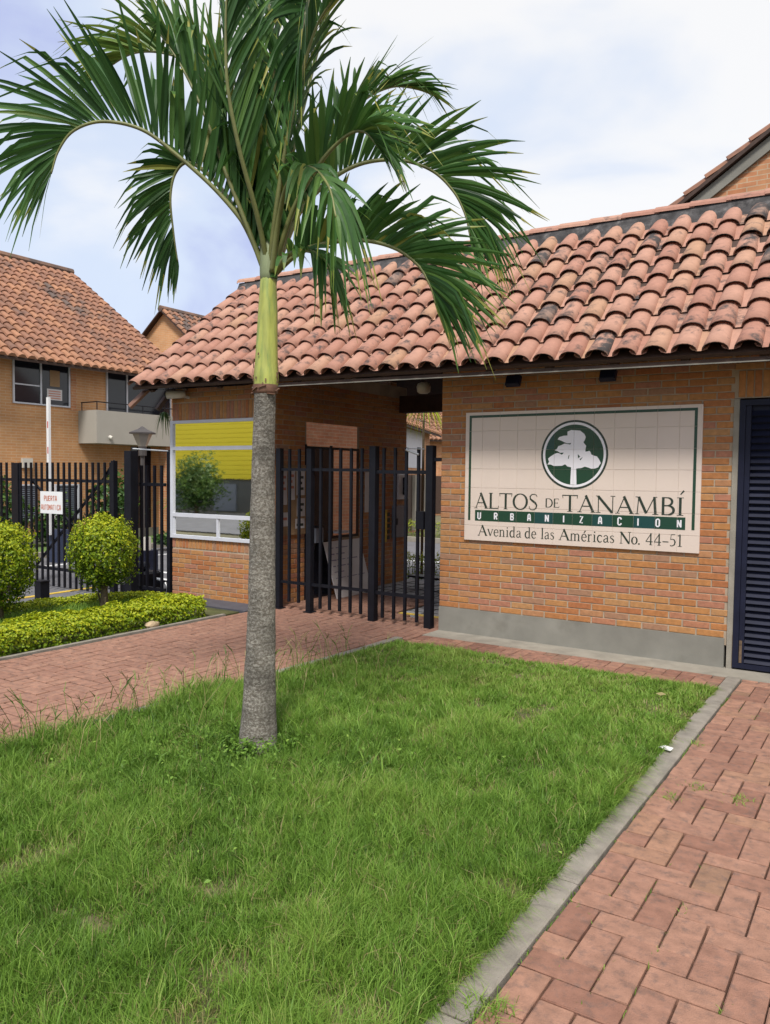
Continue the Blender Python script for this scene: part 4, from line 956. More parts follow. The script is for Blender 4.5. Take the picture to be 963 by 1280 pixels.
def shrub(label, x, y, z0, rad, n, seed, size=.08, cat='shrub', name='shrub'):
    t = thing(name, label, cat, (x, y, z0), kind='thing'); p, d, r = ball_pts(n, (x, y, z0+rad[2]), rad, inner=.3, squ=2, seed=seed, lump=.35)
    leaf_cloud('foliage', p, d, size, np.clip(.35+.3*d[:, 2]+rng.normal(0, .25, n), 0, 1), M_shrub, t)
    b = MB(); b.tube([(x, y, z0-.03), (x, y, z0+rad[2]*1.2)], .03, 5); b.build('stem', M_twig, t)
shrub('dark green shrub behind the vehicle gate below its sign', -11.9, 3.3, 0, (.45, .5, .55), 900, 1, .12)
shrub('leafy shrub against the house below the balcony corner', -12.0, 5.0, 0, (.5, .7, .85), 1000, 2, .14)
shrub('dark plant at the far left by the house wall', -12.0, 2.2, 0, (.35, .5, .75), 700, 3, .14)
shrub('low dark plant on the house lawn behind the side railing', -10.0, 5.0, 0, (.35, .4, .16), 300, 4, .12)
def blades_plant(name, label, x, y, z, n, L, w, seed, m_, up=.6):
    t = thing(name, label, 'plant', (x, y, z), kind='thing'); rr = random.Random(seed); b = MB()
    for k in range(n):
        a = rr.uniform(0, 2*PI); el = rr.uniform(.2, 1.0); l = L*rr.uniform(.7, 1.1); b.tint = rr.uniform(.4, 1)
        d = Vector((math.cos(a), math.sin(a), 0)); s = Vector((-math.sin(a), math.cos(a), 0)); prev = None
        for i in range(5):
            f = i/4; p = Vector((x, y, z))+d*l*f*(1-up*el*.8)+Vector((0, 0, l*f*el*1.0-l*f*f*.45)); ww = w*(1-f**2)+.002; cur = (p-s*ww, p+s*ww)
            if prev: b.poly([prev[0], prev[1], cur[1], cur[0]])
            prev = cur
    b.build('leaves', M_shrub, t); b = MB(); b.tube([(x, y, min(z, 0)-.05), (x, y, z+.02)], .05, 6); b.build('stem', M_twig, t)
blades_plant('yucca_plant', 'spiky green yucca before the dark doorway under the balcony', -10.6, 6.0, 1.0, 36, .95, .045, 3, M_shrub)
t = thing('hanging_fern', 'small hanging fern below the left end of the gatehouse roof', 'plant', (-4.55, .1, 2.5), kind='thing'); b = MB(); r8 = random.Random(4)
for k in range(46):
    a = r8.uniform(0, 2*PI); l = r8.uniform(.15, .42); b.tint = r8.uniform(.2, .9); d = Vector((math.cos(a), math.sin(a), 0)); sd = Vector((-math.sin(a), math.cos(a), 0)); prev = None
    for i in range(4):
        f = i/3; p = Vector((-4.55, .1, 2.56))+d*.13*f+Vector((0, 0, .03*f-l*f*f)); cur = (p-sd*.012*(1.05-f), p+sd*.012*(1.05-f))
        if prev: b.poly([prev[0], prev[1], cur[1], cur[0]])
        prev = cur
b.build('leaves', M_shrub, t); b = MB(); b.tube([(-4.55, .1, 2.55), (-4.5, .1, 2.85)], .006, 4); b.build('stem', M_twig, t)
blades_plant('leafy_plant', 'dark plant against the sign wall beyond the pedestrian gate', -.35, 4.3, .0, 40, .8, .05, 6, M_shrub)
t = thing('young_palm', 'young palm with drooping leaves beyond the gate passage', 'palm', (-2.75, 4.3, 0), kind='thing'); b = MB(); b.tube([(-2.75, 4.3, -.12), (-2.75, 4.3, 2.95)], [.03, .022], 6); b.build('trunk', M_twig, t)
b = MB(); r8 = random.Random(8)
for k in range(60):
    a = r8.uniform(0, 2*PI); l = r8.uniform(.4, .75); b.tint = r8.uniform(.4, 1); d = Vector((math.cos(a), math.sin(a), 0)); sd = Vector((-math.sin(a), math.cos(a), 0)); prev = None
    for i in range(5):
        f = i/4; p = Vector((-2.75, 4.3, 2.9))+d*l*.8*f+Vector((0, 0, l*(.5*f-1.25*f*f))); cur = (p-sd*.016*(1.05-f), p+sd*.016*(1.05-f))
        if prev: b.poly([prev[0], prev[1], cur[1], cur[0]])
        prev = cur
b.build('leaves', M_hedge, t)
# house lawn strip with kerb
q = MB(); q.box(-12.7, -10.75, -6, 12, -.14, .0); struct('house_lawn', q, mat('far_lawn', (.10, .17, .04), rough=1, var=.3, vscale=5, bump=.5, bscale=30))
q = MB(); q.box(-10.75, -10.6, -6, 12, -.14, .02); struct('house_kerb', q, M_apron)
q = MB(); q.box(-9.5, -3.9, 10.9, 12.4, -.14, .0); struct('far_bed', q, M_soil)
q = MB(); q.box(-9.5, -3.85, 10.75, 10.9, -.14, .03); struct('far_kerb', q, M_apron)
sl2 = thing('street_lamp', 'lantern topped street lamp in front of the balcony', 'street lamp', (-9.0, 3.42, -.1))
b = MB(); b.tube([(-9, 3.42, -.1), (-9, 3.42, 2.06)], .045, 8); b.build('pole', M_lampm, sl2)
b = MB(); b.tube([(-9, 3.42, 2.05), (-9, 3.42, 2.24)], .085, 8); b.build('neck', M_lampm, sl2)
b = MB(); b.tube([(-9, 3.42, 2.24), (-9, 3.42, 2.50)], [.09, .20], 6); b.build('lantern', M_lampg, sl2)
b = MB(); b.tube([(-9, 3.42, 2.50), (-9, 3.42, 2.53), (-9, 3.42, 2.60), (-9, 3.42, 2.66)], [.27, .27, .10, .015], 6); b.build('cap', M_lampm, sl2)
# mirrored tree over the street
t = thing('street_tree', 'small round tree mirrored in the guard booth window', 'tree', (-22.3, -17.8, 0), kind='thing')
p, d, r = ball_pts(5000, (-22.3, -17.5, 1.2), (1.2, 1.2, 1.3), inner=.2, squ=2, seed=4, lump=.6); leaf_cloud('crown', p, d, .14, np.clip(.75+.25*d[:, 2]+rng.normal(0, .2, len(p)), 0, 1), M_shrub, t)
b = MB(); b.tube([(-22.3, -17.5, -.15), (-22.3, -17.5, 1.6)], [.1, .06], 8); b.build('trunk', M_twig, t)
# low black bar behind the pedestrian gate
sb = thing('black_stand', 'low black metal bench frame standing behind the pedestrian gate', 'bench', (-1.3, 2.6, 0))
b = MB(); b.bar((-2.0, 2.72, .17), (-.9, 2.62, .17), .22, .03); b.build('seat', M_black, sb)
for x in (-1.85, -1.02): box('leg', M_black, sb, x-.02, x+.02, 2.6, 2.66, -.012, .16)
b = MB(); b.cbox(-1.05, -.72, 2.45, 2.75, -.012, .27, .03); b.build('box', M_black, sb)

# ------------------------------------------------------------------ palm tree
pm = thing('palm_tree', 'palm tree with ringed grey trunk, yellow green crownshaft and arching fronds', 'palm', (.94, -3.963, 0), kind='thing')
tk = [((.94,-3.963,-.05),.128),((.936,-3.96,.05),.118),((.934,-3.957,.16),.112),((.932,-3.953,.272),.1085),((.93,-3.938,.569),.095),((.923,-3.921,.965),.088),((.911,-3.903,1.41),.0805),((.9,-3.886,1.855),.0725),((.896,-3.869,2.215),.068)]
def dense(ctrl, n):
    P = [Vector(c[0]) for c in ctrl]; R_ = [c[1] for c in ctrl]; z = [p.z for p in P]; out = []
    for i in range(n+1):
        zz = z[0]+(z[-1]-z[0])*i/n; out.append((Vector((np.interp(zz, z, [p.x for p in P]), np.interp(zz, z, [p.y for p in P]), zz)), np.interp(zz, z, R_)))
    return out
def lathe(name, ctrl, n, seg, m_, bumpf):
    V = []; F_ = []; d = dense(ctrl, n)
    for i, (p, r) in enumerate(d):
        for k in range(seg):
            a = 2*PI*k/seg; rr = r*(1+bumpf(a, p.z)); V.append((p.x+math.cos(a)*rr, p.y+math.sin(a)*rr, p.z))
    for i in range(n):
        for k in range(seg): F_.append((i*seg+k, i*seg+(k+1) % seg, (i+1)*seg+(k+1) % seg, (i+1)*seg+k))
    b = MB(); b.raw(V, F_); return b.build(name, m_, pm, smooth=True)
def tb(a, z):
    ring = .004*max(0, math.sin(z*95+1.3*noise.noise(Vector((math.cos(a), math.sin(a), z*3)))))**3
    return -ring+.05*noise.noise(Vector((math.cos(a)*1.6, math.sin(a)*1.6, z*5)))+.03*noise.noise(Vector((math.cos(a)*5, math.sin(a)*5, z*18)))+(.22*math.exp(-(z+.02)*9)*(.5+.5*noise.noise(Vector((math.cos(a)*2.2, math.sin(a)*2.2, 0)))) if z < .4 else 0)
tk = [(c, r*.955) for c, r in tk]
lathe('trunk', tk, 200, 36, M_trunk, tb)
cs = [((.898,-3.868,2.195),.066),((.898,-3.867,2.22),.078),((.897,-3.863,2.3),.082),((.896,-3.86,2.38),.0745),((.894,-3.854,2.498),.0695),((.893,-3.844,2.696),.0635),((.89,-3.837,2.869),.054),((.889,-3.832,2.94),.049)]
cs = [(c, r*.945) for c, r in cs]
lathe('crownshaft', cs, 40, 28, M_shaft, lambda a, z: .02*noise.noise(Vector((math.cos(a)*2, math.sin(a)*2, z*2)))+.025*math.sin(a*1.0+z*3))
cs2 = MB(); r7 = random.Random(7)
for k in range(26):
    a = r7.uniform(0, 2*PI); z0 = 2.23+abs(r7.gauss(0, .07)); r = .079-.06*max(0, z0-2.3); h = r7.uniform(.008, .05)
    cs2.bar((.898+math.cos(a)*r, -3.866+math.sin(a)*r, z0), (.897+math.cos(a+.02)*r*.99, -3.866+math.sin(a+.02)*r*.99, z0+h), r7.uniform(.004, .014), .003, (math.cos(a), math.sin(a), 0))
cs2.build('husk_fibres', M_wood2, pm, kind='stuff')
hd = MB()
for k in range(9):
    a = 2*PI*k/9; z = 2.205+.02*math.sin(k*2.1); hd.tint = .98
    hd.bar((.898+math.cos(a)*.078, -3.868+math.sin(a)*.078, z), (.898+math.cos(a+.6)*.080, -3.868+math.sin(a+.6)*.080, z+.02*math.cos(k)), .02, .006)
hd.build('leaf_scar', M_wood2, pm)
lathe('husk_ring', [((.898,-3.868,2.19),.068),((.898,-3.868,2.20),.076),((.898,-3.868,2.225),.0785),((.898,-3.868,2.245),.077)], 8, 28, M_wood2, lambda a, z: .05*noise.noise(Vector((math.cos(a)*3, math.sin(a)*3, z*30))))
def catmull(P, n):
    P = [Vector(p) for p in P]; P = [P[0]*2-P[1]]+P+[P[-1]*2-P[-2]]; out = []
    segs = len(P)-3
    for i in range(n+1):
        t = segs*i/n; k = min(int(t), segs-1); f = t-k; a, b, c, d = P[k:k+4]
        out.append(.5*((2*b)+(c-a)*f+(2*a-5*b+4*c-d)*f*f+(3*b-a-3*c+d)*f**3))
    return out
def frond(ctrl, nl=46, Lm=.88, tint=.45, seed=0, start=.16, vee=.95, side=.30, fwd=.60, droop=.16, w=.044, r0=.017):
    rr = random.Random(seed); n = 60; C = catmull(ctrl, n)
    Ts = [(C[min(i+1, n)]-C[max(i-1, 0)]).normalized() for i in range(n+1)]
    out = Vector((C[n//2].x-.89, C[n//2].y+3.83, 0))
    if out.length < .15: out = Vector((C[-1].x-.89, C[-1].y+3.83, 0))
    out = out.normalized() if out.length > .01 else Vector((0, -1, 0))
    Nn = (-out+Vector((0, 0, .6))); Nn = (Nn-Ts[0]*Nn.dot(Ts[0])).normalized(); Ns = [Nn]
    for i in range(1, n+1):
        q = Ns[-1]-Ts[i]*Ns[-1].dot(Ts[i]); Ns.append(q.normalized())
    b = MB(); b.tube(C, [r0*(1-.82*(i/n))+.002 for i in range(n+1)], 6); ro = b.build('frond', M_rachis, pm, smooth=True)
    lb_ = MB()
    for sgn in (-1, 1):
        for k in range(nl):
            t = start+(1-start)*(k+rr.uniform(-.3, .3)+.5)/nl; t = min(.995, max(start, t)); i = int(t*n); T_, N_ = Ts[i], Ns[i]; S_ = T_.cross(N_)
            u = (t-start)/(1-start)
            L = Lm*(.55+.75*u if u < .5 else .925*(1-((u-.5)/.5)**1.6*.70))*rr.uniform(.85, 1.12)
            f_ = fwd+.45*u**2+.9*u**8; v_ = vee*(1-.35*u)*(1-.45*u**6); s_ = side*(1+.1*u)*(1-.4*u**6)
            d = (T_*f_+S_*(sgn*s_*rr.uniform(.6, 1.3))+N_*v_*rr.uniform(.8, 1.15)).normalized()
            d = (d+Vector((rr.gauss(0, .05), rr.gauss(0, .05), rr.gauss(0, .05)))).normalized()
            dr_ = droop*rr.uniform(.4, 1.9)*(1+.8*u)
            Wd = T_-d*T_.dot(d); Wd.normalize(); tw = rr.uniform(-.35, .35); Nl = d.cross(Wd); Wd = (Wd*math.cos(tw)+Nl*math.sin(tw))
            lb_.tint = min(.92, max(.02, tint+rr.gauss(0, .17)))
            if rr.random() < .03: lb_.tint = .97
            ww = w*rr.uniform(.8, 1.15)*(1-.35*u); prev = None; ns = 6; kink = rr.random() < .34; kp = rr.uniform(.45, .85)
            for s in range(ns+1):
                f = s/ns; g_ = dr_*f*f*L
                if kink and f > kp: g_ += (f-kp)*L*.9
                p = C[i]+d*(f*L)+Vector((0, 0, -g_)); wid = ww*(.35+1.9*f if f < .3 else .92*(1-((f-.3)/.7)**2.0))*.5+.0012
                nl_ = d.cross(Wd).normalized(); mid = p-nl_*wid*.25; cur = (p-Wd*wid, mid, p+Wd*wid)
                if prev:
                    t0 = lb_.tint
                    if f > .85 and rr.random() < .45: lb_.tint = rr.choice([.93, .96, .99])
                    lb_.poly([prev[0], prev[1], cur[1], cur[0]]); lb_.poly([prev[1], prev[2], cur[2], cur[1]]); lb_.tint = t0
                prev = cur
    lb_.build('leaflets', M_palm, ro)
FR = {
'F1': [(0.87,-3.84,2.93),(0.78,-3.89,3.19),(0.63,-4.0,3.42),(0.44,-4.15,3.63),(0.27,-4.29,3.78),(0.08,-4.43,3.82),(-0.06,-4.53,3.76),(-0.14,-4.58,3.64),(-0.17,-4.61,3.50)],
'F2': [(0.85,-3.8,2.95),(0.66,-3.72,3.4),(0.35,-3.58,4.08),(0.07,-3.57,4.45),(-0.21,-3.62,4.65),(-0.48,-3.73,4.69),(-0.71,-3.83,4.58)],
'F3': [(0.84,-3.8,2.95),(0.54,-3.68,3.33),(0.23,-3.63,3.68),(0.0,-3.65,3.85),(-0.1,-3.69,3.79),(-0.12,-3.72,3.61),(-0.1,-3.71,3.37),(-0.07,-3.7,3.17)],
'F4': [(0.85,-3.79,2.95),(0.71,-3.68,3.61),(0.55,-3.57,4.25),(0.38,-3.46,4.82),(0.21,-3.43,5.32),(0.01,-3.42,5.66)],
'F5': [(0.9,-3.82,2.95),(0.97,-3.81,3.52),(1.07,-3.83,4.01),(1.25,-3.94,4.32),(1.43,-4.12,4.35),(1.59,-4.33,4.12),(1.62,-4.44,3.82),(1.64,-4.48,3.6)],
'F6': [(0.94,-3.86,2.93),(1.03,-3.91,3.19),(1.16,-3.99,3.36),(1.35,-4.1,3.39),(1.55,-4.22,3.31),(1.71,-4.3,3.16),(1.80,-4.36,2.98)],
'F7': [(0.88,-3.78,2.95),(0.93,-3.61,3.34),(1.05,-3.45,3.58),(1.2,-3.29,3.72),(1.39,-3.12,3.76),(1.56,-3.0,3.7),(1.68,-2.92,3.57),(1.75,-2.88,3.42),(1.785,-2.87,3.27)],
'F8': [(0.91,-3.82,2.92),(1.08,-3.8,3.03),(1.26,-3.76,3.08),(1.47,-3.68,3.09),(1.67,-3.62,3.03),(1.81,-3.57,2.92),(1.88,-3.55,2.80),(1.91,-3.53,2.69)],
'F9': [(0.92,-3.83,2.92),(1.13,-3.92,3.0),(1.31,-3.97,2.98),(1.45,-4.0,2.90),(1.52,-4.0,2.79)],
'F10': [(0.84,-3.74,2.95),(0.83,-3.42,3.51),(0.82,-3.1,3.99),(0.82,-2.78,4.39),(0.93,-2.52,4.59),(1.08,-2.3,4.62)],
'F11': [(0.91,-3.82,2.95),(0.9,-3.67,3.58),(0.92,-3.5,4.18),(0.95,-3.34,4.71),(0.97,-3.18,5.14),(1.01,-3.02,5.42)],
'F12': [(0.89,-3.83,2.95),(0.96,-3.9,3.49),(1.02,-3.93,3.94),(1.02,-3.97,4.33),(0.99,-4.03,4.68),(0.88,-4.09,4.86)],
'F13': [(0.89,-3.83,2.95),(0.92,-3.97,3.24),(0.93,-4.13,3.56),(0.93,-4.23,3.88),(0.95,-4.27,4.17),(0.98,-4.29,4.41)],
'F14': [(0.91,-3.81,2.95),(1.08,-3.83,3.29),(1.29,-3.84,3.52),(1.47,-3.83,3.64),(1.62,-3.86,3.62),(1.72,-3.86,3.51)],
}
UP = dict(fwd=1.05, vee=.62, side=.36, start=.10, nl=47, w=.043)
OPT = {'F1': dict(Lm=.90, nl=66, tint=.42, start=.10, fwd=.50, droop=.10), 'F2': dict(Lm=.8, tint=.78, start=.12, nl=52), 'F3': dict(Lm=.5, tint=.25, nl=36, start=.3), 'F4': dict(UP, Lm=.95, tint=.5), 'F5': dict(Lm=.5, tint=.3, start=.3, droop=.3),
       'F6': dict(Lm=.36, tint=.5, start=.4, droop=.7, vee=.4, side=.6, nl=28), 'F7': dict(Lm=.74, tint=.5, nl=54), 'F8': dict(Lm=.66, tint=.45, nl=54), 'F9': dict(Lm=.27, tint=.5, droop=.6, vee=.4, side=.5, nl=24),
       'F10': dict(UP, Lm=.75, tint=.5), 'F11': dict(UP, Lm=.8, tint=.3), 'F12': dict(UP, Lm=.9, tint=.42), 'F13': dict(UP, Lm=.9, tint=.40), 'F14': dict(UP, Lm=.62, tint=.5, fwd=.8),
       'F15': dict(UP, Lm=.95, tint=.46), 'F16': dict(UP, Lm=.85, tint=.36)}
FR['F15'] = [(0.87,-3.84,2.93),(0.79,-3.92,3.22),(0.68,-4.0,3.55),(0.56,-4.06,3.9),(0.42,-4.12,4.2),(0.28,-4.18,4.42)]
FR['F16'] = [(0.90,-3.84,2.93),(1.0,-3.90,3.25),(1.1,-3.93,3.6),(1.22,-3.95,3.95),(1.36,-3.98,4.2),(1.5,-4.0,4.32)]
for i, (k, c) in enumerate(FR.items()): frond(c, seed=i+20, **OPT[k])
M_sheath = mat('leaf_sheath', (.20, .235, .12), rough=.55, var=.25, vscale=14, stretch=(1, 1, .2))
b = MB(); b.tube([(.889, -3.833, 2.86), (.889, -3.832, 2.93), (.892, -3.83, 3.05), (.895, -3.825, 3.16), (.90, -3.82, 3.24)], [.050, .056, .060, .048, .02], 14); b.build('leaf_sheath', M_sheath, pm, smooth=True)
b = MB(); b.tube([(.93, -3.84, 2.9), (.95, -3.8, 3.3), (.98, -3.78, 3.9)], [.03, .022, .01], 6); b.build('spear_leaf', M_palm, pm)

# ------------------------------------------------------------------ grass
def grass(name, xs, ys, zs, h, w, tint, lean, parent=None, la=None):
    n = len(xs); az = rng.uniform(0, 2*PI, n); la = rng.uniform(0, 2*PI, n) if la is None else la; base = np.column_stack([xs, ys, zs-.006])
    s = np.column_stack([np.cos(az), np.sin(az), np.zeros(n)])*(w/2)[:, None]; ln = np.column_stack([np.cos(la), np.sin(la), np.zeros(n)])
    up = np.array((0, 0, 1.))
    mid = base+ln*(lean*h*.28)[:, None]+up*(h*.55)[:, None]; tip = base+ln*(lean*h)[:, None]+up*(h*np.sqrt(np.maximum(.05, 1-lean**2*.75)))[:, None]
    V = np.stack([base-s, base+s, mid-s*.8, mid+s*.8, tip], 1).reshape(-1, 3); i = np.arange(n)*5
    Fc = np.concatenate([np.stack([i, i+1, i+3], 1), np.stack([i, i+3, i+2], 1), np.stack([i+2, i+3, i+4], 1)])
    return link(name, np_mesh(name, V, Fc, np.concatenate([tint]*3), M_grass), parent)
NB = 330000
xs = rng.uniform(-.45, 3.06, NB*3); ys = rng.uniform(-8.6, -.84, NB*3)
edge = np.array([lx_edge(y) for y in np.linspace(-8.7, -.8, 200)]); xl = np.interp(ys, np.linspace(-8.7, -.8, 200), edge)
d = np.hypot(xs-CX, ys-CY); dx, dy = xs-CX, ys-CY; f = dx*Fv.x+dy*Fv.y+1.69*-Fv.z*0+(-1.69)*Fv.z
uu = 481.5+983.6*(dx*Rv.x+dy*Rv.y-1.69*Rv.z)/np.maximum(f, .2); vv = 640-983.6*(dx*Uv.x+dy*Uv.y-1.69*Uv.z)/np.maximum(f, .2)
ok = (xs > xl-.015) & (xs < 3.04) & (f > .4)
inv = (uu > -120) & (uu < 1000) & (vv < 1420)
pr = np.clip(3.4/np.maximum(d, 1.2), .3, 1.0)*np.where(inv, 1, .12)
nf = np.array([noise.noise(Vector((x*1.1, y*1.1, 0))) for x, y in zip(xs[::1][:0], ys[:0])])
# value noise on a grid for density, height and colour
gx, gy = np.meshgrid(np.linspace(-.6, 3.2, 96), np.linspace(-8.8, -.6, 200))
def grid_noise(sc, z): return np.array([[noise.noise(Vector((x*sc, y*sc, z)))+.5*noise.noise(Vector((x*sc*2.6, y*sc*2.6, z+9))) for x in np.linspace(-.6, 3.2, 96)] for y in np.linspace(-8.8, -.6, 200)])
def samp(g, x, y):
    a = (x+.6)/3.8*95; b_ = (y+8.8)/8.2*199; i = np.clip(a.astype(int), 0, 94); j = np.clip(b_.astype(int), 0, 198); fa, fb = a-i, b_-j
    return (g[j, i]*(1-fa)+g[j, i+1]*fa)*(1-fb)+(g[j+1, i]*(1-fa)+g[j+1, i+1]*fa)*fb
gn1, gn2, gn3 = grid_noise(1.3, 0), grid_noise(3.1, 4), grid_noise(6., 8)
bare = samp(gn2, xs, ys)
pr *= np.clip(1.1-1.8*np.maximum(0, bare-.26), .3, 1)
sel = ok & (rng.uniform(0, 1, len(xs)) < pr); idx = np.nonzero(sel)[0]
if len(idx) > NB: idx = rng.choice(idx, NB, replace=False)
# two thirds of the blades gather into tufts that share height, lean and colour
ncl = 15000; ci = rng.choice(idx, ncl, replace=False); cxs, cys = xs[ci], ys[ci]
cl = rng.integers(0, ncl, len(idx)); free = rng.uniform(0, 1, len(idx)) < .34
c_h = rng.normal(1, .22, ncl); c_t = rng.normal(0, .12, ncl); c_a = rng.uniform(0, 2*PI, ncl)
xs, ys, d = xs[idx], ys[idx], d[idx]
xs = np.where(free, xs, cxs[cl]+rng.normal(0, .017, len(xs))); ys = np.where(free, ys, cys[cl]+rng.normal(0, .017, len(xs))); d = np.hypot(xs-CX, ys-CY)
xlim = np.interp(ys, np.linspace(-8.7, -.8, 200), edge); xs = np.clip(xs, xlim-.02, 3.03); ys = np.minimum(ys, -.85)
c_h = np.where(free, 1, c_h[cl]); c_t = np.where(free, 0, c_t[cl]); c_a = np.where(free, rng.uniform(0, 2*PI, len(xs)), c_a[cl]+rng.normal(0, .7, len(xs)))
zz = np.array([0.]*len(xs)); zz = .012+.03*samp(np.array([[noise.noise(Vector((x*.9, y*.9, 3))) for x in np.linspace(-.6, 3.2, 96)] for y in np.linspace(-8.8, -.6, 200)]), xs, ys)
ed = np.clip(np.minimum(3.028-xs, np.minimum(xs-np.interp(ys, np.linspace(-8.7, -.8, 200), edge), -.86-ys))/.15, 0, 1); zz = -.01+(zz+.01)*ed
a1, a2, a3 = samp(gn1, xs, ys), samp(gn2, xs, ys), samp(gn3, xs, ys)
near_wall = np.clip((ys+3.3)/1.6, 0, 1)          # the lawn is mown shorter towards the wall
hh = (.085+.045*a1+.03*a3)*(1-.42*near_wall)*rng.uniform(.5, 1.35, len(xs)); hh = np.maximum(.02, hh*c_h)
left = np.clip(1-(xs-np.interp(ys, np.linspace(-8.7, -.8, 200), edge))/.5, 0, 1)*np.clip((-ys-2.2)/1.5, 0, 1); hh *= 1+.5*left
trunk_d = np.hypot(xs-.94, ys+3.96); front_d = np.hypot(xs-1.05, (ys+4.15)*.8); hh *= (1+.35*np.exp(-trunk_d**2/.4))*(1-.80*np.exp(-front_d**2/.045))
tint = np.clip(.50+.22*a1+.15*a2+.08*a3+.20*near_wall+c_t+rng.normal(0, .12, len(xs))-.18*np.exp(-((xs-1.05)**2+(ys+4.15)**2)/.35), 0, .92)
hh *= 1-.45*np.clip((a2-.22)*3, 0, 1); dry = rng.uniform(0, 1, len(xs)) < .035+.5*np.clip(a2-.15, 0, .6); tint[dry] = rng.uniform(.94, 1, dry.sum())
wd = rng.uniform(.0026, .0055, len(xs))*np.clip(d/4.2, .8, 1.9)
ln = np.clip(rng.normal(.55, .25, len(xs)), 0, 1.05)
edge_r = np.clip(1-(3.03-xs)/.09, 0, 1); c_a = np.where(rng.uniform(0, 1, len(xs)) < edge_r*.8, rng.normal(-.5, .6, len(xs)), c_a); ln = np.clip(ln+.3*edge_r, 0, 1.1); hh *= 1+.25*edge_r
go = grass('grass', xs, ys, zz, hh, wd, tint, ln, la=c_a); go['kind'] = 'stuff'
# broad-leaved weeds round the trunk
wp = []; 
for k in range(1700):
    a = rng.uniform(0, 2*PI); r = abs(rng.normal(0, .55)); wp.append((1.02+math.cos(a)*r*1.2, -4.15+math.sin(a)*r, .03+rng.uniform(.01, .08)))
wo_ = leaf_cloud('weeds', np.array(wp), np.tile((0, 0, 1.), (len(wp), 1)), .024, np.clip(rng.normal(.35, .2, len(wp)), 0, .8), M_grass, None); wo_['kind'] = 'stuff'
# coarse, darker grass round the foot of the palm
n = 1500; aa = rng.uniform(0, 2*PI, n); r_ = np.abs(rng.normal(0, .38, n))+.10; wx = 1.0+np.cos(aa)*r_*1.25; wy = -4.10+np.sin(aa)*r_*.9
k_ = np.hypot(wx-.94, wy+3.96) > .13; wx, wy = wx[k_], wy[k_]; n = len(wx)
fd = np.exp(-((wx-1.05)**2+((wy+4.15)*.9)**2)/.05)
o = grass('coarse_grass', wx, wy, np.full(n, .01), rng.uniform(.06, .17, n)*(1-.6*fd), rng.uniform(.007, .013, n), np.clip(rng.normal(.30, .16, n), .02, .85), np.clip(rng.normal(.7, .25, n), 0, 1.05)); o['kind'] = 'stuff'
# tall seed stalks along the path edge
sk = MB(); r9 = random.Random(9)
for k in range(230):
    y = r9.uniform(-6.2, -1.8); x = lx_edge(y)+r9.uniform(.0, .35)*(.6 if r9.random() < .7 else 2); h = r9.uniform(.14, .34); a = r9.uniform(0, 2*PI); l = h*r9.uniform(.1, .5); sk.tint = r9.choice([.1, .35, .95, .97])
    p0, p1, p2 = Vector((x, y, 0)), Vector((x+math.cos(a)*l*.35, y+math.sin(a)*l*.35, h*.6)), Vector((x+math.cos(a)*l, y+math.sin(a)*l, h)); sk.tube([p0, p1, p2], [.0025, .0022, .0016], 3, cap=False)
    if r9.random() < .75:
        for c in range(r9.choice([1, 2, 3])): b2 = a+r9.uniform(-1.2, 1.2); sk.tube([p2-(p2-p1)*.1*c, p2+Vector((math.cos(b2)*.05, math.sin(b2)*.05, .05))], [.003, .0012], 3, cap=False)
o = sk.build('grass_stalks', M_grass, None); o['kind'] = 'stuff'
# bed grass
n = 26000; x2 = rng.uniform(-4.5, -3.05, n); y2 = rng.uniform(-6.5, -.7, n)
o = grass('bed_grass', x2, y2, np.full(n, -.01), rng.uniform(.04, .13, n), rng.uniform(.005, .009, n), np.clip(rng.normal(.55, .17, n), 0, .92), np.clip(rng.normal(.5, .25, n), 0, 1)); o['kind'] = 'stuff'
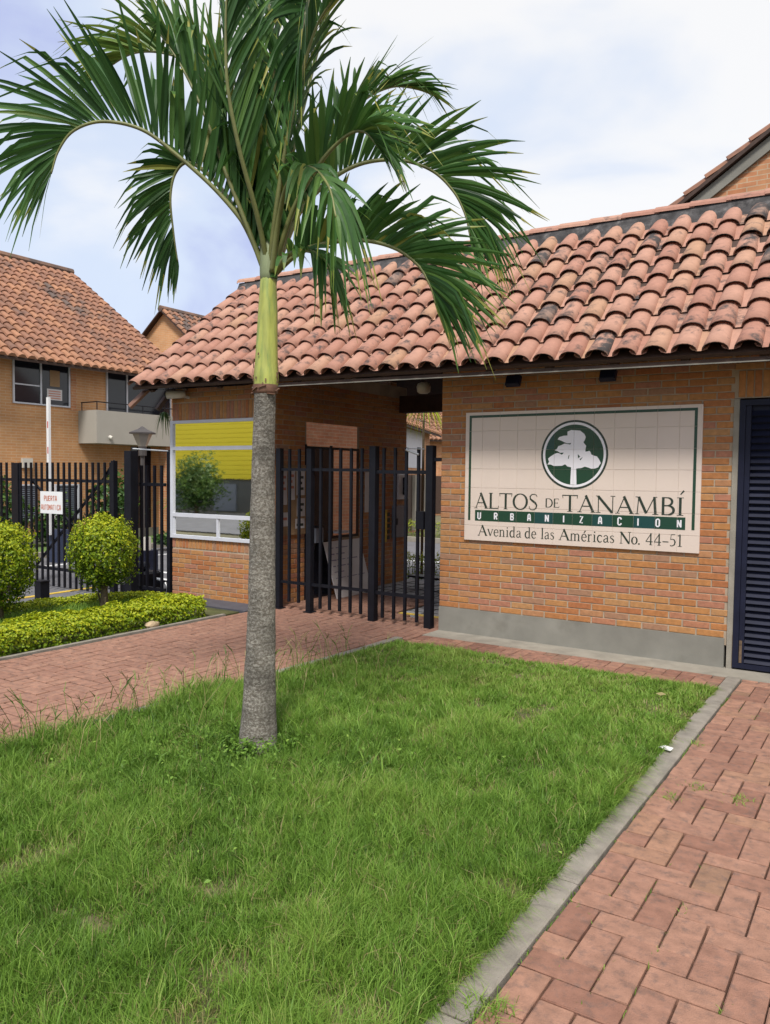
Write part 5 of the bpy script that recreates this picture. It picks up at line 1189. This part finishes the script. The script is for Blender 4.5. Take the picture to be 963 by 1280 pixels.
# tufts in the paving joints and along the kerb
tuft_spots = [(3.16,-5.36),(3.17,-5.05),(3.16,-4.60),(3.17,-4.25),(3.42,-4.98),(3.54,-4.72),(3.29,-4.33),(3.62,-5.22),(3.155,-3.9),(3.18,-3.02),(3.33,-3.05),(3.24,-3.28),(3.56,-3.10),(3.17,-2.32),(3.16,-2.12),(3.2,-1.3),(3.40,-1.5),(3.16,-1.05),(3.9,-4.15),(3.93,-4.7),(3.79,-4.9),(3.55,-4.35)]
big = {0: 'large grass tuft at the kerb foot nearest the bottom edge', 10: 'grass tuft with a dark soil patch among the pavers', 11: 'grass tuft spreading over a half brick beside the kerb', 12: 'grass tuft alone among the pavers right of two others', 13: 'grass tuft at the kerb by the orange stained half brick'}
sm = []
for i, (x, y) in enumerate(tuft_spots):
    n = 190 if i == 0 else 70; r_ = .035 if i == 0 else .03
    if i in big:
        o = grass('grass_tuft', x+rng.normal(0, r_, n), y+rng.normal(0, r_*1.2, n), np.full(n, -.02), rng.uniform(.03, .10 if i == 0 else .065, n), rng.uniform(.003, .006, n), np.clip(rng.normal(.68, .15, n), 0, .92), np.clip(rng.normal(.75, .25, n), 0, 1.05))
        tag(o, big[i], 'grass tuft', 'grass tufts in the pavement joints')
    else: sm += [(x+rng.normal(0, .012), y+rng.normal(0, .035)) for _ in range(22)]
# moss and tiny weeds following the joints
for k in range(2600):
    i, j = rng.integers(0, 12), rng.integers(-24, 36)
    x, y = 3.152+.126*i, -5.07+.126*j
    if noise.noise(Vector((x*2.2, y*2.2, 5))) > .02: sm.append((x+rng.normal(0, .003), y+rng.uniform(-.06, .06)))
for k in range(420):
    y = rng.uniform(-6.3, -.5)
    if noise.noise(Vector((2, y*3, 1))) > .05: sm.append((3.146+rng.normal(0, .004), y))
sm = np.array(sm); n = len(sm)
o = grass('joint_weeds', sm[:, 0], sm[:, 1], np.full(n, -.025), rng.uniform(.026, .05, n), rng.uniform(.003, .007, n), np.clip(rng.normal(.55, .18, n), 0, .92), np.clip(rng.normal(.6, .25, n), 0, 1.05)); o['kind'] = 'stuff'
# litter
lt = thing('paper_scrap', 'crumpled white paper scrap lying on the kerb', 'litter', (3.05, -2.55, .03)); b = MB()
b.raw([(3.01, -2.60, .03), (3.085, -2.615, .024), (3.095, -2.575, .034), (3.02, -2.56, .032), (3.05, -2.59, .045)], [(0, 1, 4), (1, 2, 4), (2, 3, 4), (3, 0, 4)]); b.build('sheet', M_paper, lt)
lf = thing('fallen_leaf', 'pale yellow fallen leaf on the grass near the wall', 'leaf', (2.6, -1.35, .08)); b = MB(); b.tint = .98
b.raw([(2.72, -1.52, .075), (2.76, -1.50, .085), (2.80, -1.53, .08), (2.76, -1.55, .07)], [(0, 1, 2), (0, 2, 3)]); b.build('blade', M_grass, lf)
